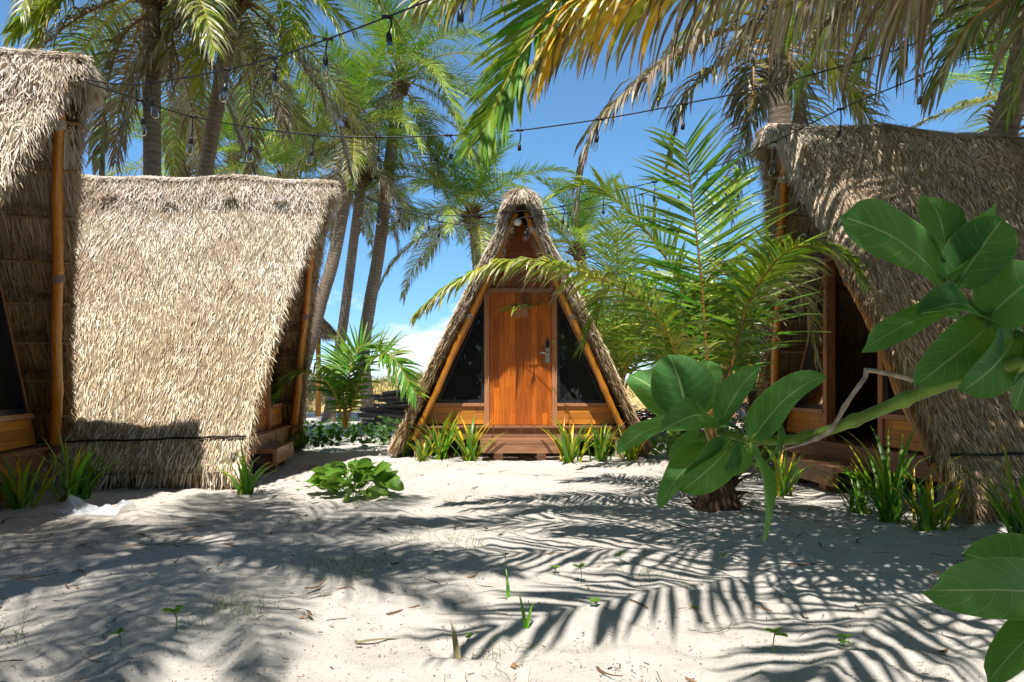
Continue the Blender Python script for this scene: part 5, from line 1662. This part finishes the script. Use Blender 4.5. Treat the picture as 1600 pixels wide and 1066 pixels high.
def fence_and_rubble():
    root = empty('reed_fence', (5.6, 17.0, 0)); tag(root, 'low brown reed fence behind the young palms at the back right', 'fence')
    b = MB(); rnd = random.Random(6)
    for k in range(150):
        x = -1.6 + k * .03; b.tube([(x, rnd.uniform(-.01, .01), 0.0), (x + rnd.uniform(-.01, .01), 0, 1.52 + rnd.uniform(-.05, .05))], .014, 5)
    b.build('reed_panel', M['rust'], root)
    for x in (-1.5, 0, 1.5, 2.8):
        b = MB(); b.tube([(x, .06, -.1), (x, .06, 1.62)], .04, 8); b.build('fence_post', M['batten'], root)
    b = MB(); rnd = random.Random(16)
    me = bpy.data.meshes.new('x')
    for k in range(300):
        a = rnd.uniform(0, 6.28); r = 1.15 * math.sqrt(rnd.random()); z = .78 * (1 - r / 1.2) * rnd.uniform(.8, 1.05); s = rnd.uniform(.03, .11)
        vs = [Vector((math.cos(a) * r, math.sin(a) * r, z)) + Vector((rnd.uniform(-1, 1), rnd.uniform(-1, 1), rnd.uniform(-.8, .8))).normalized() * s for _ in range(6)]
        b.add(vs, [(0, 1, 2), (0, 2, 3), (0, 3, 4), (0, 4, 1), (5, 2, 1), (5, 3, 2), (5, 4, 3), (5, 1, 4)])
    b.c = []
    o = b.build('rubble_heap', M['gravel']); o.location = (4.35, 12.6, -.02); tag(o, 'pale heap of broken stone between the young palms and the right cabin', 'rubble', kind='stuff')
    b = MB(); rnd = random.Random(26)
    for k in range(500):
        a = rnd.uniform(0, 6.28); r = .75 * math.sqrt(rnd.random()); z = .5 * (1 - r / .8) ; q = arc(rnd.uniform(0, 360), rnd.uniform(-20, 40), rnd.uniform(.15, .4), 30, 3, (math.cos(a) * r * 1.5, math.sin(a) * r, z))
        b.tube(q, .009, 3, caps=False)
    b.c = []
    o = b.build('thatch_scraps', M['rust']); o.location = (2.5, 12.8, .03); tag(o, 'heap of reddish dead thatch beside the closed cabin right eave', 'thatch heap', kind='stuff')


fence_and_rubble()

# ------------------------------------------------------------------ string lights
b = MB(); b.lathe([(0, 0), (.011, 0), (.016, -.012), (.019, -.035), (.019, -.062), (.014, -.066), (0, -.066)], (0, 0, 0), 12)
HOLD = b.mesh('lamp_holder', [M['black']], True)
b = MB(); b.lathe([(.013, -.066), (.015, -.075), (.028, -.105), (.031, -.122), (.027, -.145), (.014, -.158), (.0, -.161)], (0, 0, 0), 14)
GLB = b.mesh('glass_bulb', [M['bulb']], True)
b = MB()
for s in (-1, 1): b.tube([(s * .003, 0, -.07), (s * .009, 0, -.11), (0, 0, -.13)], .0012, 4)
FIL = b.mesh('filament', [M['steel']])


def string(pts, bulbs, label, drop=.13, r=.0065, seed=0, missing=()):
    r *= 0.66
    q = catmull([P(*p) for p in pts], 120); o0 = q[0].copy(); rnd = random.Random(seed)
    root = empty('string_light', o0); tag(root, label, 'string lights', 'strings of bulbs hung across the yard')
    b = MB(); b.tube([p - o0 for p in q], r, 6)
    hs = []
    for k, px in enumerate(bulbs):
        i = min(range(120), key=lambda i: abs(800 + q[i].x / q[i].y * F - px)); p = q[i] - o0
        sway = Vector((rnd.uniform(-.03, .03), rnd.uniform(-.03, .03), 0)); dr = drop * rnd.uniform(.85, 1.2)
        b.tube([p + Vector((-.03, 0, 0)), p, p + Vector((.03, 0, 0))], r * 1.9, 6)
        b.tube(catmull([p, p + sway + Vector((.012, 0, -dr * .4)), p + sway * .6 + Vector((0, 0, -dr))], 8), .0055, 6)
        hs.append((p + sway * .6 + Vector((0, 0, -dr + .005)), rnd, k))
    b.build('cable', M['black'], root, True)
    for p, rr, k in hs:
        h = link('lamp_holder', HOLD, root); h.location = p; h.scale = (.86, .86, .86); h.rotation_euler = (rr.uniform(-.25, .25), rr.uniform(-.25, .25), 0)
        if k not in missing: g = link('glass_bulb', GLB, h); f = link('filament', FIL, h)


string([(112, 120, 5.0), (180, 131, 5.0), (250, 128, 4.9), (400, 98, 4.5), (520, 58, 4.0), (690, -8, 3.3), (850, -90, 2.8)], [236, 352, 424, 510, 608, 715],
      'string of bulbs climbing from the nearest left roof tip to the top middle', .10, .008, 1)
string([(112, 122, 5.0), (200, 150, 5.2), (300, 182, 5.5), (440, 206, 5.9), (560, 214, 6.1), (690, 212, 6.1), (800, 205, 6.0), (940, 186, 5.8), (1070, 162, 5.6), (1200, 135, 5.3), (1400, 78, 4.9), (1560, 18, 4.6), (1680, -40, 4.4)],
       [215, 305, 390, 488, 592, 697, 812, 937, 1068, 1190, 1362, 1500], 'longest string of bulbs, sagging across the whole sky above the yard', .15, .0085, 2, missing=(6, 8, 10))
string([(545, 296, 8.5), (610, 322, 8.7), (700, 337, 8.8), (812, 330, 8.6), (880, 322, 8.3), (950, 302, 7.8), (1110, 262, 6.9), (1200, 226, 6.2), (1310, 172, 5.6), (1440, 118, 5.0), (1560, 60, 4.6), (1660, 10, 4.3)],
       [588, 624, 670, 735, 880, 948, 1020, 1108, 1205, 1312, 1433], 'string of bulbs running from the closed cabin peak up to the right', .15, .008, 3, missing=(9, 10))
string([(545, 300, 8.5), (640, 334, 8.7), (730, 352, 8.9), (818, 340, 8.65), (900, 330, 8.8), (1000, 304, 9.0), (1120, 268, 9.2), (1200, 235, 9.3)], [640, 690, 818, 828, 890, 1000, 1060],
       'lower string of bulbs passing just under the closed cabin peak', .16, .008, 4)


# ------------------------------------------------------------------ unseen leaf mass added behind the viewer to cut sky fill
M['blocker_leaf'] = mat_plain('blocker_leaves', (0.05, 0.055, 0.04), 0.8, var=0.4, nscale=3)


def wood():  # loose leaves added out of view to block sky light and sand bounce
    rng = np.random.default_rng(91); n = 9000
    c = np.stack([rng.uniform(-16, 16, n), -4.5 - 5 * rng.random(n), 0.2 + 9.0 * rng.random(n) ** 0.9], 1)
    c[:, 2] *= 0.8 + 0.25 * np.sin(c[:, 0] * 0.9)
    d = rng.normal(0, 1, (n, 3)); d /= np.linalg.norm(d, axis=1, keepdims=True); u = rng.normal(0, 1, (n, 3)); e = np.cross(d, u); e /= np.linalg.norm(e, axis=1, keepdims=True)
    l_ = rng.uniform(0.25, 0.6, (n, 1)); w = l_ * 0.35
    V = np.stack([c - d * l_, c + e * w, c + d * l_, c - e * w], 1).reshape(-1, 3)
    o = np_mesh('sky_blocker', V, (np.arange(n) * 4)[:, None] + np.arange(4), M['blocker_leaf'], cols=np.tile([[0.5, 0.3, 0.5, 1.0]], (n * 4, 1)))
    tag(o, 'unseen mass of loose leaves added behind the viewer to block sky light', 'wood', kind='stuff')


wood()  # adds the unseen leaf mass that blocks sky light and sand bounce
